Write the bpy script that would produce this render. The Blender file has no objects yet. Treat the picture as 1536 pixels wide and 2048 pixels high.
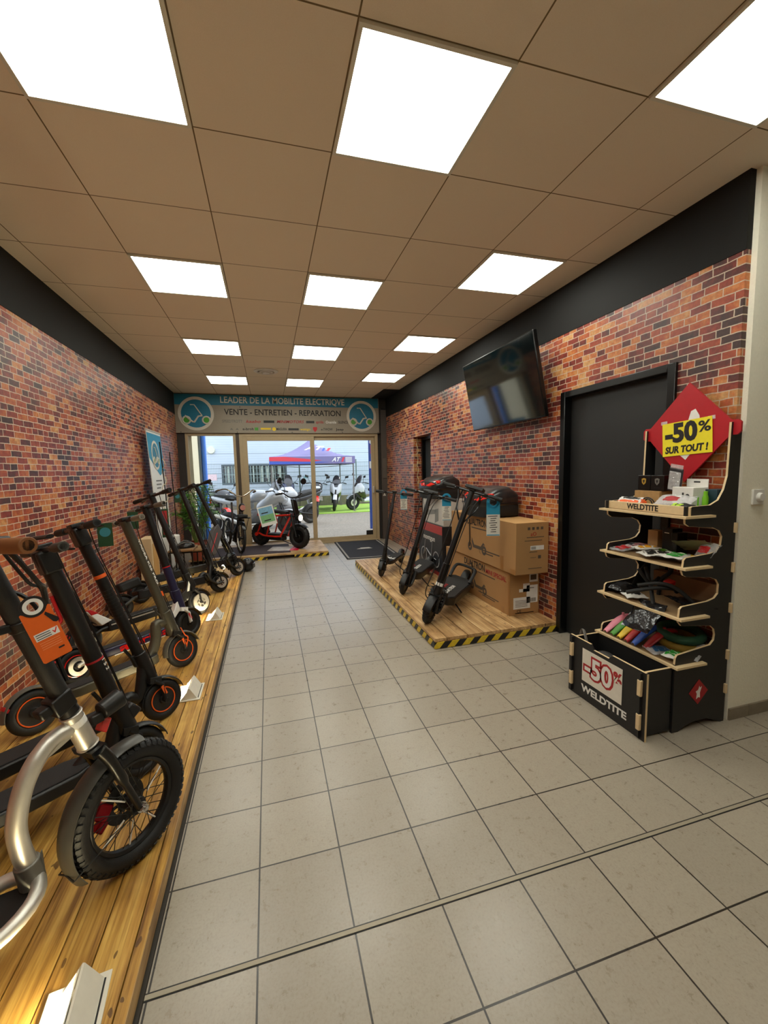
import bpy, bmesh, math, random
from mathutils import Vector as V, Matrix
from mathutils.geometry import tessellate_polygon
random.seed(7)
PI = math.pi
D = bpy.data
SC = bpy.context.scene
COL = SC.collection
# ------------------------------------------------------------------ camera
cam = D.cameras.new('camera'); co = D.objects.new('camera', cam); COL.objects.link(co)
yaw, pit, rol = .27154, -.1015, -.02195
cyw, syw, cp, sp, cr, sr = math.cos(yaw), math.sin(yaw), math.cos(pit), math.sin(pit), math.cos(rol), math.sin(rol)
fw = V((syw*cp, cyw*cp, sp)); rt = V((cyw, -syw, 0)); up = rt.cross(fw)
r2 = cr*rt + sr*up; u2 = -sr*rt + cr*up
mm = Matrix.Identity(4)
for i in range(3):
    mm[i][0] = r2[i]; mm[i][1] = u2[i]; mm[i][2] = -fw[i]
mm[2][3] = 1.474
co.matrix_world = mm
cam.sensor_fit = 'HORIZONTAL'; cam.sensor_width = 36; cam.lens = 824.3163/1536*36
cam.clip_start = .02; cam.clip_end = 200
SC.camera = co
# ------------------------------------------------------------------ light
W = D.worlds.new('sky'); SC.world = W; W.use_nodes = True
bg = W.node_tree.nodes['Background']; bg.inputs[0].default_value = (.78, .88, 1, 1); bg.inputs[1].default_value = 2.5
sun = D.lights.new('sun', 'SUN'); sun.energy = 2.2; sun.angle = .01; sun.color = (1, .96, .88)
so = D.objects.new('sun', sun); COL.objects.link(so)
so.rotation_euler = V((.75, .06, .75)).to_track_quat('Z', 'Y').to_euler()
PANEL = 12.0          # ceiling panel emission
WEDGE = 200.0         # wedge lamp emission
SC.view_settings.view_transform = 'Standard'; SC.view_settings.look = 'None'
SC.view_settings.exposure = 0.0; SC.view_settings.gamma = 1; SC.view_settings.use_curve_mapping = False

# ------------------------------------------------------------------ helpers
def lin(c):
    return tuple((x/255/12.92 if x/255 <= .04045 else ((x/255+.055)/1.055)**2.4) for x in c[:3]) + (1,)
class NT:
    def __init__(s, name):
        s.m = D.materials.new(name); s.m.use_nodes = True; s.t = s.m.node_tree; s.N = s.t.nodes; s.L = s.t.links
        s.b = s.N['Principled BSDF']
    def n(s, ty, **k):
        x = s.N.new(ty)
        for a, v in k.items(): setattr(x, a, v)
        return x
    def l(s, a, b): s.L.new(a, b)
    def val(s, sock, v):
        if isinstance(v, (int, float)): sock.default_value = v
        elif isinstance(v, tuple): sock.default_value = v
        else: s.l(v, sock)
    def math(s, op, a, b=0.0, c=0.0):
        x = s.n('ShaderNodeMath', operation=op)
        s.val(x.inputs[0], a); s.val(x.inputs[1], b); s.val(x.inputs[2], c); return x.outputs[0]
    def mix(s, f, a, b, bt='MIX'):
        x = s.n('ShaderNodeMix', data_type='RGBA', blend_type=bt)
        s.val(x.inputs[0], f); s.val(x.inputs[6], a); s.val(x.inputs[7], b); return x.outputs[2]
    def obj(s): return s.n('ShaderNodeTexCoord').outputs['Object']
    def noise(s, vec, sc, det=3, rough=.5):
        x = s.n('ShaderNodeTexNoise'); s.val(x.inputs['Vector'], vec); x.inputs['Scale'].default_value = sc
        x.inputs['Detail'].default_value = det; x.inputs['Roughness'].default_value = rough; return x.outputs[0]
    def xyz(s, vec):
        x = s.n('ShaderNodeSeparateXYZ'); s.l(vec, x.inputs[0]); return x.outputs
    def comb(s, a, b, c=0.0):
        x = s.n('ShaderNodeCombineXYZ'); s.val(x.inputs[0], a); s.val(x.inputs[1], b); s.val(x.inputs[2], c); return x.outputs[0]
    def ramp(s, f, pts, const=False):
        x = s.n('ShaderNodeValToRGB'); s.l(f, x.inputs[0]); e = x.color_ramp.elements
        if const: x.color_ramp.interpolation = 'CONSTANT'
        while len(e) < len(pts): e.new(.5)
        for el, (p, c) in zip(e, pts): el.position = p; el.color = c
        return x.outputs[0]
    def bump(s, h, st=.3, dist=.01):
        x = s.n('ShaderNodeBump'); x.inputs['Strength'].default_value = st; x.inputs['Distance'].default_value = dist
        s.l(h, x.inputs['Height']); s.l(x.outputs[0], s.b.inputs['Normal'])
def M(name, rgb, rough=.5, metal=0, var=.08, sc=30, bump=0, bsc=200, coat=0, emis=None, alpha=1, spec=None):
    t = NT(name); c = lin(rgb); o = t.obj()
    f = t.noise(o, sc, 3)
    a = tuple(min(1, x*(1-var)) for x in c[:3])+(1,); b = tuple(min(1, x*(1+var)) for x in c[:3])+(1,)
    t.l(t.mix(f, a, b), t.b.inputs['Base Color'])
    t.b.inputs['Roughness'].default_value = rough; t.b.inputs['Metallic'].default_value = metal
    if coat: t.b.inputs['Coat Weight'].default_value = coat; t.b.inputs['Coat Roughness'].default_value = .08
    if spec is not None: t.b.inputs['Specular IOR Level'].default_value = spec
    if bump: t.bump(t.noise(o, bsc, 2), bump, .002)
    if emis: t.b.inputs['Emission Color'].default_value = lin(emis[0]); t.b.inputs['Emission Strength'].default_value = emis[1]
    if alpha < 1: t.b.inputs['Alpha'].default_value = alpha
    return t.m
class MB:
    def __init__(s): s.b = bmesh.new(); s.m = 0
    def _f(s, vs):
        try: f = s.b.faces.new(vs); f.material_index = s.m; return f
        except ValueError: return None
    def box(s, x0, x1, y0, y1, z0, z1):
        v = [s.b.verts.new((x, y, z)) for z in (z0, z1) for x, y in ((x0, y0), (x1, y0), (x1, y1), (x0, y1))]
        for q in ((3, 2, 1, 0), (4, 5, 6, 7), (0, 1, 5, 4), (1, 2, 6, 5), (2, 3, 7, 6), (3, 0, 4, 7)): s._f([v[i] for i in q])
        return s
    def obox(s, c, ax, ay, az):
        c, ax, ay, az = V(c), V(ax), V(ay), V(az)
        v = [s.b.verts.new(c+i*ax+j*ay+k*az) for k in (-1, 1) for i, j in ((-1, -1), (1, -1), (1, 1), (-1, 1))]
        for q in ((3, 2, 1, 0), (4, 5, 6, 7), (0, 1, 5, 4), (1, 2, 6, 5), (2, 3, 7, 6), (3, 0, 4, 7)): s._f([v[i] for i in q])
        return s
    def quad(s, *p):
        s._f([s.b.verts.new(q) for q in p]); return s
    def rings(s, R, caps=True, closed=False):
        vs = [[s.b.verts.new(p) for p in r] for r in R]; n = len(vs[0]); m = len(vs)
        for i in range(m if closed else m-1):
            a, b = vs[i], vs[(i+1) % m]
            for j in range(n): s._f((a[j], a[(j+1) % n], b[(j+1) % n], b[j]))
        if caps and not closed: s._f(vs[0][::-1]); s._f(vs[-1])
        return s
    def tube(s, P, r, n=10, closed=False, caps=True, flat=1.0):
        P = [V(p) for p in P]; m = len(P); R = []
        rr = r if isinstance(r, (list, tuple)) else [r]*m
        t0 = (P[1]-P[0]).normalized(); a = V((0, 0, 1)) if abs(t0.z) < .9 else V((0, 1, 0)); u = (a-t0*a.dot(t0)).normalized()
        for i in range(m):
            t = ((P[(i+1) % m]-P[i-1]) if closed else (P[min(i+1, m-1)]-P[max(i-1, 0)])).normalized()
            u = (u-t*u.dot(t)).normalized(); w = t.cross(u)
            R.append([P[i]+rr[i]*(math.cos(2*PI*k/n)*w+flat*math.sin(2*PI*k/n)*u) for k in range(n)])
        return s.rings(R, caps, closed)
    def cyl(s, a, b, r, r2=None, n=16): return s.tube([a, b], [r, r if r2 is None else r2], n)
    def torus(s, c, ax, R, r, N=32, n=10, fl=1.0):
        c, ax = V(c), V(ax).normalized(); a = V((0, 0, 1)) if abs(ax.z) < .9 else V((1, 0, 0)); u = (a-ax*a.dot(ax)).normalized(); w = ax.cross(u)
        Rg = []
        for i in range(N):
            t = 2*PI*i/N; d = math.cos(t)*u+math.sin(t)*w
            Rg.append([c+(R+r*math.cos(2*PI*k/n))*d+fl*r*math.sin(2*PI*k/n)*ax for k in range(n)])
        return s.rings(Rg, closed=True)
    def lathe(s, c, ax, prof, N=24, caps=True):
        c, ax = V(c), V(ax).normalized(); a = V((0, 0, 1)) if abs(ax.z) < .9 else V((1, 0, 0)); u = (a-ax*a.dot(ax)).normalized(); w = ax.cross(u)
        return s.rings([[c+h*ax+max(r, 1e-4)*(math.cos(2*PI*k/N)*u+math.sin(2*PI*k/N)*w) for k in range(N)] for r, h in prof], caps)
    def prism(s, pts, o, u, v, d):
        """outline pts in the plane (o,u,v), extruded by vector d"""
        o, u, v, d = V(o), V(u), V(v), V(d)
        a = [s.b.verts.new(o+p[0]*u+p[1]*v) for p in pts]; b = [s.b.verts.new(o+p[0]*u+p[1]*v+d) for p in pts]; n = len(pts)
        for i in range(n): s._f((a[i], a[(i+1) % n], b[(i+1) % n], b[i]))
        if n < 5: s._f(a[::-1]); s._f(b)
        else:
            for i, j, k in tessellate_polygon([[V((p[0], p[1], 0)) for p in pts]]): s._f((a[k], a[j], a[i])); s._f((b[i], b[j], b[k]))
        return s
    def ball(s, c, r, N=16, n=10, z0=-PI/2, z1=PI/2):
        c = V(c); r = r if isinstance(r, (tuple, list)) else (r, r, r); R = []
        for i in range(n+1):
            t = z0+(z1-z0)*i/n; R.append([c+V((r[0]*math.cos(t)*math.cos(2*PI*k/N)+1e-5*k, r[1]*math.cos(t)*math.sin(2*PI*k/N), r[2]*math.sin(t))) for k in range(N)])
        return s.rings(R)
    def loft(s, S, n=14, pw=1.0):
        """sections (x, zc, half width, half height[, yc]) along local x"""
        R = []
        for q in S:
            x, z, hw, hh = q[:4]; yc = q[4] if len(q) > 4 else 0
            ring = []
            for k in range(n):
                a = 2*PI*k/n; ca, sa = math.cos(a), math.sin(a)
                ring.append(V((x, yc+hw*math.copysign(abs(ca)**pw, ca), z+hh*math.copysign(abs(sa)**pw, sa))))
            R.append(ring)
        return s.rings(R)
    def arc(s, c, r, a0, a1, hw, th=.004, n=18, dip=.0):
        """fender strip around a wheel whose axle is the local y axis, c=(x,z)"""
        R = []
        for i in range(n+1):
            a = a0+(a1-a0)*i/n; e = V((math.cos(a), 0, math.sin(a))); o = V((c[0], 0, c[1]))
            def p(y, k): return o+e*(r-dip*(y/hw)**2+k)+V((0, y, 0))
            ys = [-hw, -hw*.6, 0, hw*.6, hw]
            R.append([p(y, th) for y in ys]+[p(y, 0) for y in ys[::-1]])
        return s.rings(R)
    def build(s, name, mat, parent=None, smooth=35, bevel=0, seg=2, T=None, recalc=True, subd=0):
        me = D.meshes.new(name)
        if T is not None: bmesh.ops.transform(s.b, matrix=T, verts=s.b.verts)
        if recalc: bmesh.ops.recalc_face_normals(s.b, faces=s.b.faces)
        s.b.to_mesh(me); s.b.free()
        for m in (mat if isinstance(mat, (list, tuple)) else [mat]): me.materials.append(m)
        if smooth:
            me.polygons.foreach_set('use_smooth', [True]*len(me.polygons)); me.set_sharp_from_angle(angle=math.radians(smooth))
        o = D.objects.new(name, me); COL.objects.link(o)
        if parent: o.parent = parent
        if bevel:
            b = o.modifiers.new('bevel', 'BEVEL'); b.width = bevel; b.segments = seg; b.limit_method = 'ANGLE'; b.angle_limit = .6
        if subd: q = o.modifiers.new('subd', 'SUBSURF'); q.levels = subd; q.render_levels = subd
        return o
def tag(o, label=None, cat=None, group=None, kind=None):
    if label: o['label'] = label
    if cat: o['category'] = cat
    if group: o['group'] = group
    if kind: o['kind'] = kind
    return o
def st(o): return tag(o, kind='structure')
def root(name, loc, psi=0, lean=0, label=None, cat=None, group=None):
    o = D.objects.new(name, None); COL.objects.link(o); o.empty_display_size = .1
    o.location = loc; o.rotation_euler = (-math.radians(lean), 0, math.radians(psi)); return tag(o, label, cat, group)
def wpt(o, p):
    return Matrix.Translation(o.location) @ o.rotation_euler.to_matrix().to_4x4() @ V(p)
def crv(P, k=6):
    P = [V(p) for p in P]; out = []
    for i in range(len(P)-1):
        a, b, c, d = P[max(i-1, 0)], P[i], P[i+1], P[min(i+2, len(P)-1)]
        for j in range(k):
            t = j/k; out.append(.5*((2*b)+(c-a)*t+(2*a-5*b+4*c-d)*t*t+(-a+3*b-3*c+d)*t**3))
    return out+[P[-1]]
def text(name, s, size, mat, parent, o, u, v, ext=.0006, al='CENTER', bold=0, width=None, shear=0, sp=1):
    cu = D.curves.new(name, 'FONT'); cu.body = s; cu.size = size; cu.align_x = al; cu.align_y = 'CENTER'; cu.extrude = ext; cu.offset = bold; cu.shear = shear; cu.space_character = sp
    cu.resolution_u = 3
    ob = D.objects.new(name, cu); COL.objects.link(ob)
    me = D.meshes.new_from_object(ob.evaluated_get(bpy.context.evaluated_depsgraph_get()))
    D.objects.remove(ob); D.curves.remove(cu)
    u, v = V(u).normalized(), V(v).normalized(); n = u.cross(v)
    k = 1
    if width:
        xs = [p.co.x for p in me.vertices]; k = width/max(1e-6, max(xs)-min(xs))
    T = Matrix.Identity(4)
    for i in range(3): T[i][0] = u[i]*k; T[i][1] = v[i]; T[i][2] = n[i]; T[i][3] = o[i]
    me.transform(T); me.materials.clear(); me.materials.append(mat); me.name = name
    o_ = D.objects.new(name, me); COL.objects.link(o_)
    if parent: o_.parent = parent
    return o_

# ------------------------------------------------------------------ materials
def brick_mat():
    t = NT('brick wallpaper'); o = t.obj(); x, y, z = t.xyz(o)
    u = t.math('ADD', x, y)
    wob = t.noise(o, 9, 2)
    vv = t.comb(t.math('ADD', u, t.math('MULTIPLY', wob, .01)), t.math('ADD', z, t.math('MULTIPLY', wob, .012)))
    b = t.n('ShaderNodeTexBrick'); b.squash = .62; b.squash_frequency = 3; t.l(vv, b.inputs['Vector'])
    for k, v in (('Scale', 1), ('Mortar Size', .0032), ('Mortar Smooth', .3), ('Brick Width', .122), ('Row Height', .0425)): b.inputs[k].default_value = v
    b.inputs['Color1'].default_value = (0, 0, 0, 1); b.inputs['Color2'].default_value = (1, 1, 1, 1); b.inputs['Mortar'].default_value = (.5, .5, .5, 1)
    big = t.noise(t.comb(u, z), 1.6, 2)
    f = t.math('ADD', t.math('MULTIPLY', b.outputs['Color'], .8), t.math('ADD', t.math('MULTIPLY', t.math('SUBTRACT', big, .45), 1.2), t.math('MULTIPLY', t.math('SUBTRACT', t.noise(o, 24, 2), .5), .5)))
    c = t.ramp(f, [(0, lin((70, 44, 42))), (.16, lin((104, 48, 44))), (.36, lin((146, 58, 46))), (.58, lin((182, 84, 50))), (.78, lin((210, 126, 66))), (.97, lin((222, 170, 110)))])
    g = t.noise(o, 55, 4, .7)
    c = t.mix(.65, c, t.ramp(g, [(.25, (.3, .27, .27, 1)), (.6, (.75, .75, .75, 1)), (.8, (1, 1, 1, 1))]), 'MULTIPLY')
    c = t.mix(b.outputs['Fac'], c, t.mix(g, lin((150, 130, 110)), lin((222, 204, 180))))
    t.l(c, t.b.inputs['Base Color']); t.b.inputs['Roughness'].default_value = .42
    h = t.math('SUBTRACT', t.math('MULTIPLY', g, .3), b.outputs['Fac']); t.bump(h, .12, .004)
    return t.m
def floor_mat():
    t = NT('floor tiles'); o = t.obj(); x, y, z = t.xyz(o)
    yy = t.math('SUBTRACT', y, t.math('MULTIPLY', t.math('GREATER_THAN', y, 1.175), .0))
    b = t.n('ShaderNodeTexBrick'); b.offset = 0; b.squash = 1
    t.l(t.comb(t.math('ADD', x, 3.1006), t.math('ADD', yy, 3.016)), b.inputs['Vector'])
    for k, v in (('Scale', 1), ('Mortar Size', .003), ('Mortar Smooth', .1), ('Brick Width', .3), ('Row Height', .3)): b.inputs[k].default_value = v
    b.inputs['Color1'].default_value = lin((157, 147, 132)); b.inputs['Color2'].default_value = lin((166, 156, 140))
    n1 = t.noise(o, 22, 6, .75); n2 = t.noise(o, 120, 3, .6); n3 = t.noise(o, 3, 2)
    c = t.mix(.3, b.outputs['Color'], t.ramp(n1, [(.3, (.8, .78, .75, 1)), (.6, (1, 1, 1, 1))]), 'MULTIPLY')
    c = t.mix(.5, c, t.ramp(n2, [(.3, (.78, .76, .73, 1)), (.55, (1, 1, 1, 1))]), 'MULTIPLY')
    spk = t.noise(t.comb(t.math('MULTIPLY', x, 1.0), t.math('MULTIPLY', y, .55)), 95, 2)
    c = t.mix(t.math('MULTIPLY', t.math('GREATER_THAN', spk, .67), .22), c, lin((88, 76, 62)))
    c = t.mix(b.outputs['Fac'], c, lin((42, 36, 30)))
    t.l(c, t.b.inputs['Base Color'])
    t.l(t.math('ADD', t.math('MULTIPLY', n1, .14), .22), t.b.inputs['Roughness'])
    t.b.inputs['Specular IOR Level'].default_value = .6
    t.bump(t.math('SUBTRACT', t.math('MULTIPLY', n2, .12), b.outputs['Fac']), .25, .003)
    return t.m
def ceil_mat():
    t = NT('ceiling tiles'); o = t.obj(); x, y, z = t.xyz(o)
    b = t.n('ShaderNodeTexBrick'); b.offset = 0; b.squash = 1
    t.l(t.comb(t.math('ADD', x, 6-.3606), t.math('ADD', y, 6-1.4693)), b.inputs['Vector'])
    for k, v in (('Scale', 1), ('Mortar Size', .0035), ('Mortar Smooth', .3), ('Brick Width', .6), ('Row Height', .6)): b.inputs[k].default_value = v
    b.inputs['Color1'].default_value = lin((240, 229, 210)); b.inputs['Color2'].default_value = lin((244, 233, 214))
    n = t.noise(o, 260, 2)
    c = t.mix(b.outputs['Fac'], t.mix(t.math('MULTIPLY', n, .25), b.outputs['Color'], lin((205, 180, 146))), lin((120, 100, 70)))  # joint lines coloured brown to stand for the thin grid shadow
    t.l(c, t.b.inputs['Base Color']); t.b.inputs['Roughness'].default_value = .9
    t.bump(t.math('SUBTRACT', t.math('MULTIPLY', n, .2), b.outputs['Fac']), .3, .004)
    return t.m
def wood_mat(name, c0, c1, c2, ax='y', rnd=True, sc=1.0):
    t = NT(name); o = t.obj(); x, y, z = t.xyz(o)
    g = t.n('ShaderNodeNewGeometry'); ri = g.outputs['Random Per Island']
    off = t.math('MULTIPLY', ri, 37.0 if rnd else 0.0)
    if ax == 'y': vec = t.comb(t.math('ADD', t.math('MULTIPLY', x, 26*sc), off), t.math('ADD', t.math('MULTIPLY', y, 1.5*sc), off), t.math('MULTIPLY', z, 26*sc))
    else: vec = t.comb(t.math('ADD', t.math('MULTIPLY', x, 1.5*sc), off), t.math('ADD', t.math('MULTIPLY', y, 26*sc), off), t.math('MULTIPLY', z, 26*sc))
    n = t.noise(vec, 1.2, 5, .62)
    k = t.noise(t.comb(t.math('ADD', t.math('MULTIPLY', x, 7), off), t.math('ADD', t.math('MULTIPLY', y, 4.5), off), 0), 1, 3)
    c = t.ramp(n, [(.3, lin(c0)), (.47, lin(c1)), (.62, lin(c2))])
    c = t.mix(.75, c, t.ramp(k, [(.3, (.42, .34, .26, 1)), (.44, (.8, .74, .66, 1)), (.58, (1, 1, 1, 1))]), 'MULTIPLY')
    c = t.mix(t.math('MULTIPLY', ri, .38), c, lin(c0))
    fi = t.noise(t.comb(t.math('ADD', t.math('MULTIPLY', x, 150 if ax == 'y' else 3), off), t.math('ADD', t.math('MULTIPLY', y, 3 if ax == 'y' else 150), off), t.math('MULTIPLY', z, 60)), 1, 2)
    c = t.mix(.5, c, t.ramp(fi, [(.36, (.5, .4, .3, 1)), (.5, (1, 1, 1, 1))]), 'MULTIPLY')
    kn = t.noise(t.comb(t.math('ADD', t.math('MULTIPLY', x, 24), off), t.math('ADD', t.math('MULTIPLY', y, 11), off), 0), 1.3, 1)
    c = t.mix(t.math('MULTIPLY', t.math('GREATER_THAN', kn, .71), .75), c, lin((70, 42, 20)))
    t.l(c, t.b.inputs['Base Color']); t.b.inputs['Roughness'].default_value = .48
    t.bump(n, .15, .003)
    return t.m
def hazard_mat():
    t = NT('hazard tape'); o = t.obj(); x, y, z = t.xyz(o)
    s = t.math('FRACT', t.math('MULTIPLY', t.math('ADD', t.math('SUBTRACT', x, y), t.math('MULTIPLY', z, -.9)), 7.4))
    n = t.noise(o, 60, 2)
    c = t.mix(t.math('GREATER_THAN', s, .5), t.mix(n, lin((200, 168, 30)), lin((232, 200, 50))), lin((22, 22, 24)))
    t.l(c, t.b.inputs['Base Color']); t.b.inputs['Roughness'].default_value = .4
    return t.m
def glass_mat(name='clear glass', tint=(1, 1, 1, 1), gl=.0):
    t = NT(name); N = t.N
    tr = t.n('ShaderNodeBsdfTransparent'); tr.inputs[0].default_value = tint
    g = t.n('ShaderNodeBsdfGlossy'); g.inputs['Roughness'].default_value = .02
    f = t.n('ShaderNodeFresnel'); f.inputs[0].default_value = 1.45
    geo = t.noise(t.obj(), 2, 1)
    mx = t.n('ShaderNodeMixShader'); t.l(t.math('ADD', f.outputs[0], t.math('MULTIPLY', geo, gl)), mx.inputs[0]); t.l(tr.outputs[0], mx.inputs[1]); t.l(g.outputs[0], mx.inputs[2])
    t.l(mx.outputs[0], N['Material Output'].inputs[0]); return t.m
def bag_mat(name, tint=(.93, .93, .95, 1), a=.35):
    t = NT(name)
    n = t.noise(t.obj(), 45, 4, .7)
    t.b.inputs['Base Color'].default_value = tint; t.b.inputs['Roughness'].default_value = .12
    t.l(t.math('ADD', t.math('MULTIPLY', n, .3), a-.15), t.b.inputs['Alpha']); t.bump(n, .8, .01)
    return t.m
BRICK = brick_mat(); FLOOR = floor_mat(); CEIL = ceil_mat(); GLASS = glass_mat(); HAZ = hazard_mat()
WOODL = wood_mat('pine boards', (128, 86, 34), (198, 150, 68), (226, 184, 98))
WOODR = wood_mat('pale pine boards', (150, 112, 70), (204, 164, 112), (226, 192, 142))
WOODX = wood_mat('pine edge', (150, 116, 66), (190, 152, 96), (212, 178, 120), ax='y')
PLY = M('birch plywood', (222, 196, 152), .5, var=.1, sc=60)
BLK = M('black satin plastic', (15, 14, 14), .42)
BLKM = M('black matt plastic', (19, 18, 17), .65, bump=.15, bsc=400)
BLKP = M('black painted metal', (13, 13, 13), .3, .3, coat=.2)
RUB = M('black tyre rubber', (17, 16, 16), .62, var=.2, bump=.3, bsc=220)
GRIP = M('rubber deck mat', (34, 33, 33), .75, var=.15, bump=.6, bsc=500)
DGREY = M('dark grey metal', (46, 45, 44), .38, .5)
OLIVE = M('dark olive grey metal', (84, 80, 68), .36, .55)
GREY = M('mid grey plastic', (110, 106, 100), .5)
ALU = M('brushed aluminium', (214, 210, 200), .4, .8, var=.08)
CHROME = M('chrome', (215, 215, 215), .1, 1, var=.02)
WHITE = M('white plastic', (226, 224, 218), .4)
OFFW = M('off white paint', (206, 200, 186), .6)
ORANGE = M('orange plastic', (232, 96, 30), .45)
RED = M('red plastic', (190, 26, 30), .4)
REDP = M('red glossy paint', (206, 40, 24), .25, coat=.6)
REDL = M('red reflector', (220, 30, 24), .12, coat=1)
BLUE = M('cyan blue print', (30, 138, 176), .5)
NAVY = M('dark navy paint', (34, 32, 62), .35)
YEL = M('yellow plastic', (232, 196, 26), .4)
GRN = M('green plastic', (70, 150, 42), .4)
PINK = M('pink plastic', (232, 138, 160), .4)
BLUP = M('blue plastic', (36, 84, 182), .35)
INK = M('black print', (22, 18, 18), .6)
WPRINT = M('white print', (232, 230, 224), .55)
REDINK = M('red print', (168, 34, 38), .6)
CARD = M('brown cardboard', (172, 130, 82), .85, var=.06, sc=8, bump=.08, bsc=90)
CARDT = M('brown packing tape', (158, 112, 62), .35)
CREAM = M('cream window frame', (176, 156, 122), .45)
BLKW = M('black wall paint', (20, 19, 18), .7, var=.18, sc=5, spec=.3)
LEAF = M('green leaf', (104, 160, 56), .4, var=.35, sc=12)
BAG = bag_mat('clear plastic bag')
BLACKBAG = M('black wrinkled plastic', (26, 26, 28), .16, bump=1, bsc=40)
# ------------------------------------------------------------------ room shell
H = 2.958; XL = -1.585; XR = 2.44; YB = 8.45; BT = 2.57
st(MB().box(-1.75, 5.2, -3.2, YB+.12, -.12, 0).build('floor', FLOOR, smooth=0))
st(MB().box(-1.75, 5.2, -3.2, YB+.1, H, H+.1).build('ceiling', CEIL, smooth=0))
b = MB().box(XL-.12, XL, -3.2, YB, 0, BT); st(b.build('wall_left', BRICK, smooth=0))
b = MB().box(XL-.12, XL+.004, -3.2, YB, BT, H); tag(b.build('trim_1', BLKW, smooth=0), kind='structure')
b = MB()
b.box(XR, XR+.26, 1.66, 2.01, 0, BT).box(XR, XR+.26, 2.01, 3.03, 2.085, BT).box(XR, XR+.26, 3.03, 6.0, 0, BT).box(XR, XR+.26, 6.0, 6.77, 2.02, BT).box(XR, XR+.26, 6.77, YB, 0, BT)
st(b.build('wall_right', BRICK, smooth=0))
st(MB().box(XR-.004, XR+.26, 1.66, YB, BT, H).build('trim_2', BLKW, smooth=0))
PLAS = M('white textured plaster', (240, 236, 218), .85, var=.05, sc=60, bump=1, bsc=90)
st(MB().box(2.475, 5.2, 1.632, 1.76, 0, H).build('wall_front', PLAS, smooth=0))
st(MB().box(5.1, 5.2, -3.2, 1.76, 0, H).build('wall_side', PLAS, smooth=0))
st(MB().box(-1.75, 5.2, -3.3, -3.2, 0, H).build('wall_rear', PLAS, smooth=0))
TBASE = M('grey tile skirting', (132, 122, 106), .5, var=.25, sc=25)
b = MB()
for x0, x1 in ((2.48, 2.63), (2.634, 2.93), (2.934, 3.23), (3.234, 3.53)): b.box(x0, x1, 1.622, 1.632, 0, .068)
st(b.build('baseboard_front', TBASE, smooth=0))
tr_ = st(MB().box(-.41, 5.1, 1.168, 1.181, -.01, .0025).build('trim_3', M('pale metal joint strip', (160, 150, 130), .5, .2), smooth=0))
MB().box(-.41, 5.1, 1.164, 1.168, -.01, .0008).box(-.41, 5.1, 1.181, 1.1845, -.01, .0008).build('joint_line', BLKM, tr_, smooth=0)
# black door in the right wall
d = st(MB().box(XR+.05, XR+.09, 2.04, 3.0, .01, 2.06).build('door_1', M('black door leaf', (25, 25, 25), .5, var=.1, sc=6), smooth=0))
b = MB().box(XR-.02, XR+.06, 2.005, 2.06, 0, 2.09).box(XR-.02, XR+.06, 2.98, 3.035, 0, 2.09).box(XR-.02, XR+.06, 2.06, 2.98, 2.04, 2.09)
b.build('door_frame', BLKP, d, bevel=.004)
MB().cyl((XR+.05, 2.12, 1.02), (XR-.0, 2.12, 1.02), .012).cyl((XR+.0, 2.12, 1.02), (XR+.0, 2.24, 1.02), .01).build('door_handle', DGREY, d)
# niche with dark door further down
d = st(MB().box(XR+.2, XR+.24, 6.02, 6.75, 0, 2.0).build('door_2', M('dark slate door', (46, 52, 56), .45), smooth=0))
MB().box(XR+.14, XR+.2, 6.0, 6.05, 0, 2.02).box(XR+.14, XR+.2, 6.72, 6.77, 0, 2.02).box(XR+.14, XR+.2, 6.05, 6.72, 1.97, 2.02).build('door_frame', BLKP, d)
# back wall : recess, grey side panel
st(MB().box(-1.705, XL+.12, YB, YB+.12, 0, H).box(-1.6, 2.45, YB, YB+.12, 2.24, H).box(2.26, 2.6, YB+.08, YB+.12, 0, H).build('wall_back', M('dark lining board', (52, 46, 42), .7), smooth=0))
SIDE = M('brown grey cupboard', (78, 70, 64), .5)
d = st(MB().box(2.32, 2.44, YB-.01, YB+.08, 0, 2.75).build('door_3', SIDE, smooth=0))
MB().box(2.345, 2.43, YB-.022, YB-.01, 1.3, 1.72).build('hatch', M('grey hatch', (92, 84, 76), .4), d, bevel=.004)
MB().box(2.32, 2.44, YB-.03, YB-.01, 2.72, 2.75).build('door_frame', DGREY, d)
tag(MB().prism([(0, 0), (.07, 0), (.035, .062)], (2.335, YB-.013, .93), (1, 0, 0), (0, 0, 1), (0, -.002, 0)).build('warning_sticker', OFFW, smooth=0), 'small pale triangular warning sticker on the grey side panel by the glass door', 'sticker')
st(MB().box(2.13, XR+.02, 7.49, YB, H-.012, H-.001).build('recess_shade_sheet', M('black recess shade', (14, 14, 14), .8), smooth=0))  # flat black sheet stands in for the dark inside a ceiling recess
# dial on plaster wall
t = root('wall_dial', (2.59, 1.632, 1.24), label='white square dial switch on the white plaster wall', cat='switch')
MB().box(-.042, .042, -.012, 0, 0, .084).build('plate', WHITE, t, bevel=.003)
MB().cyl((0, -.012, .042), (0, -.03, .042), .025, .022, 24).build('dial', WHITE, t, bevel=.002)

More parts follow.
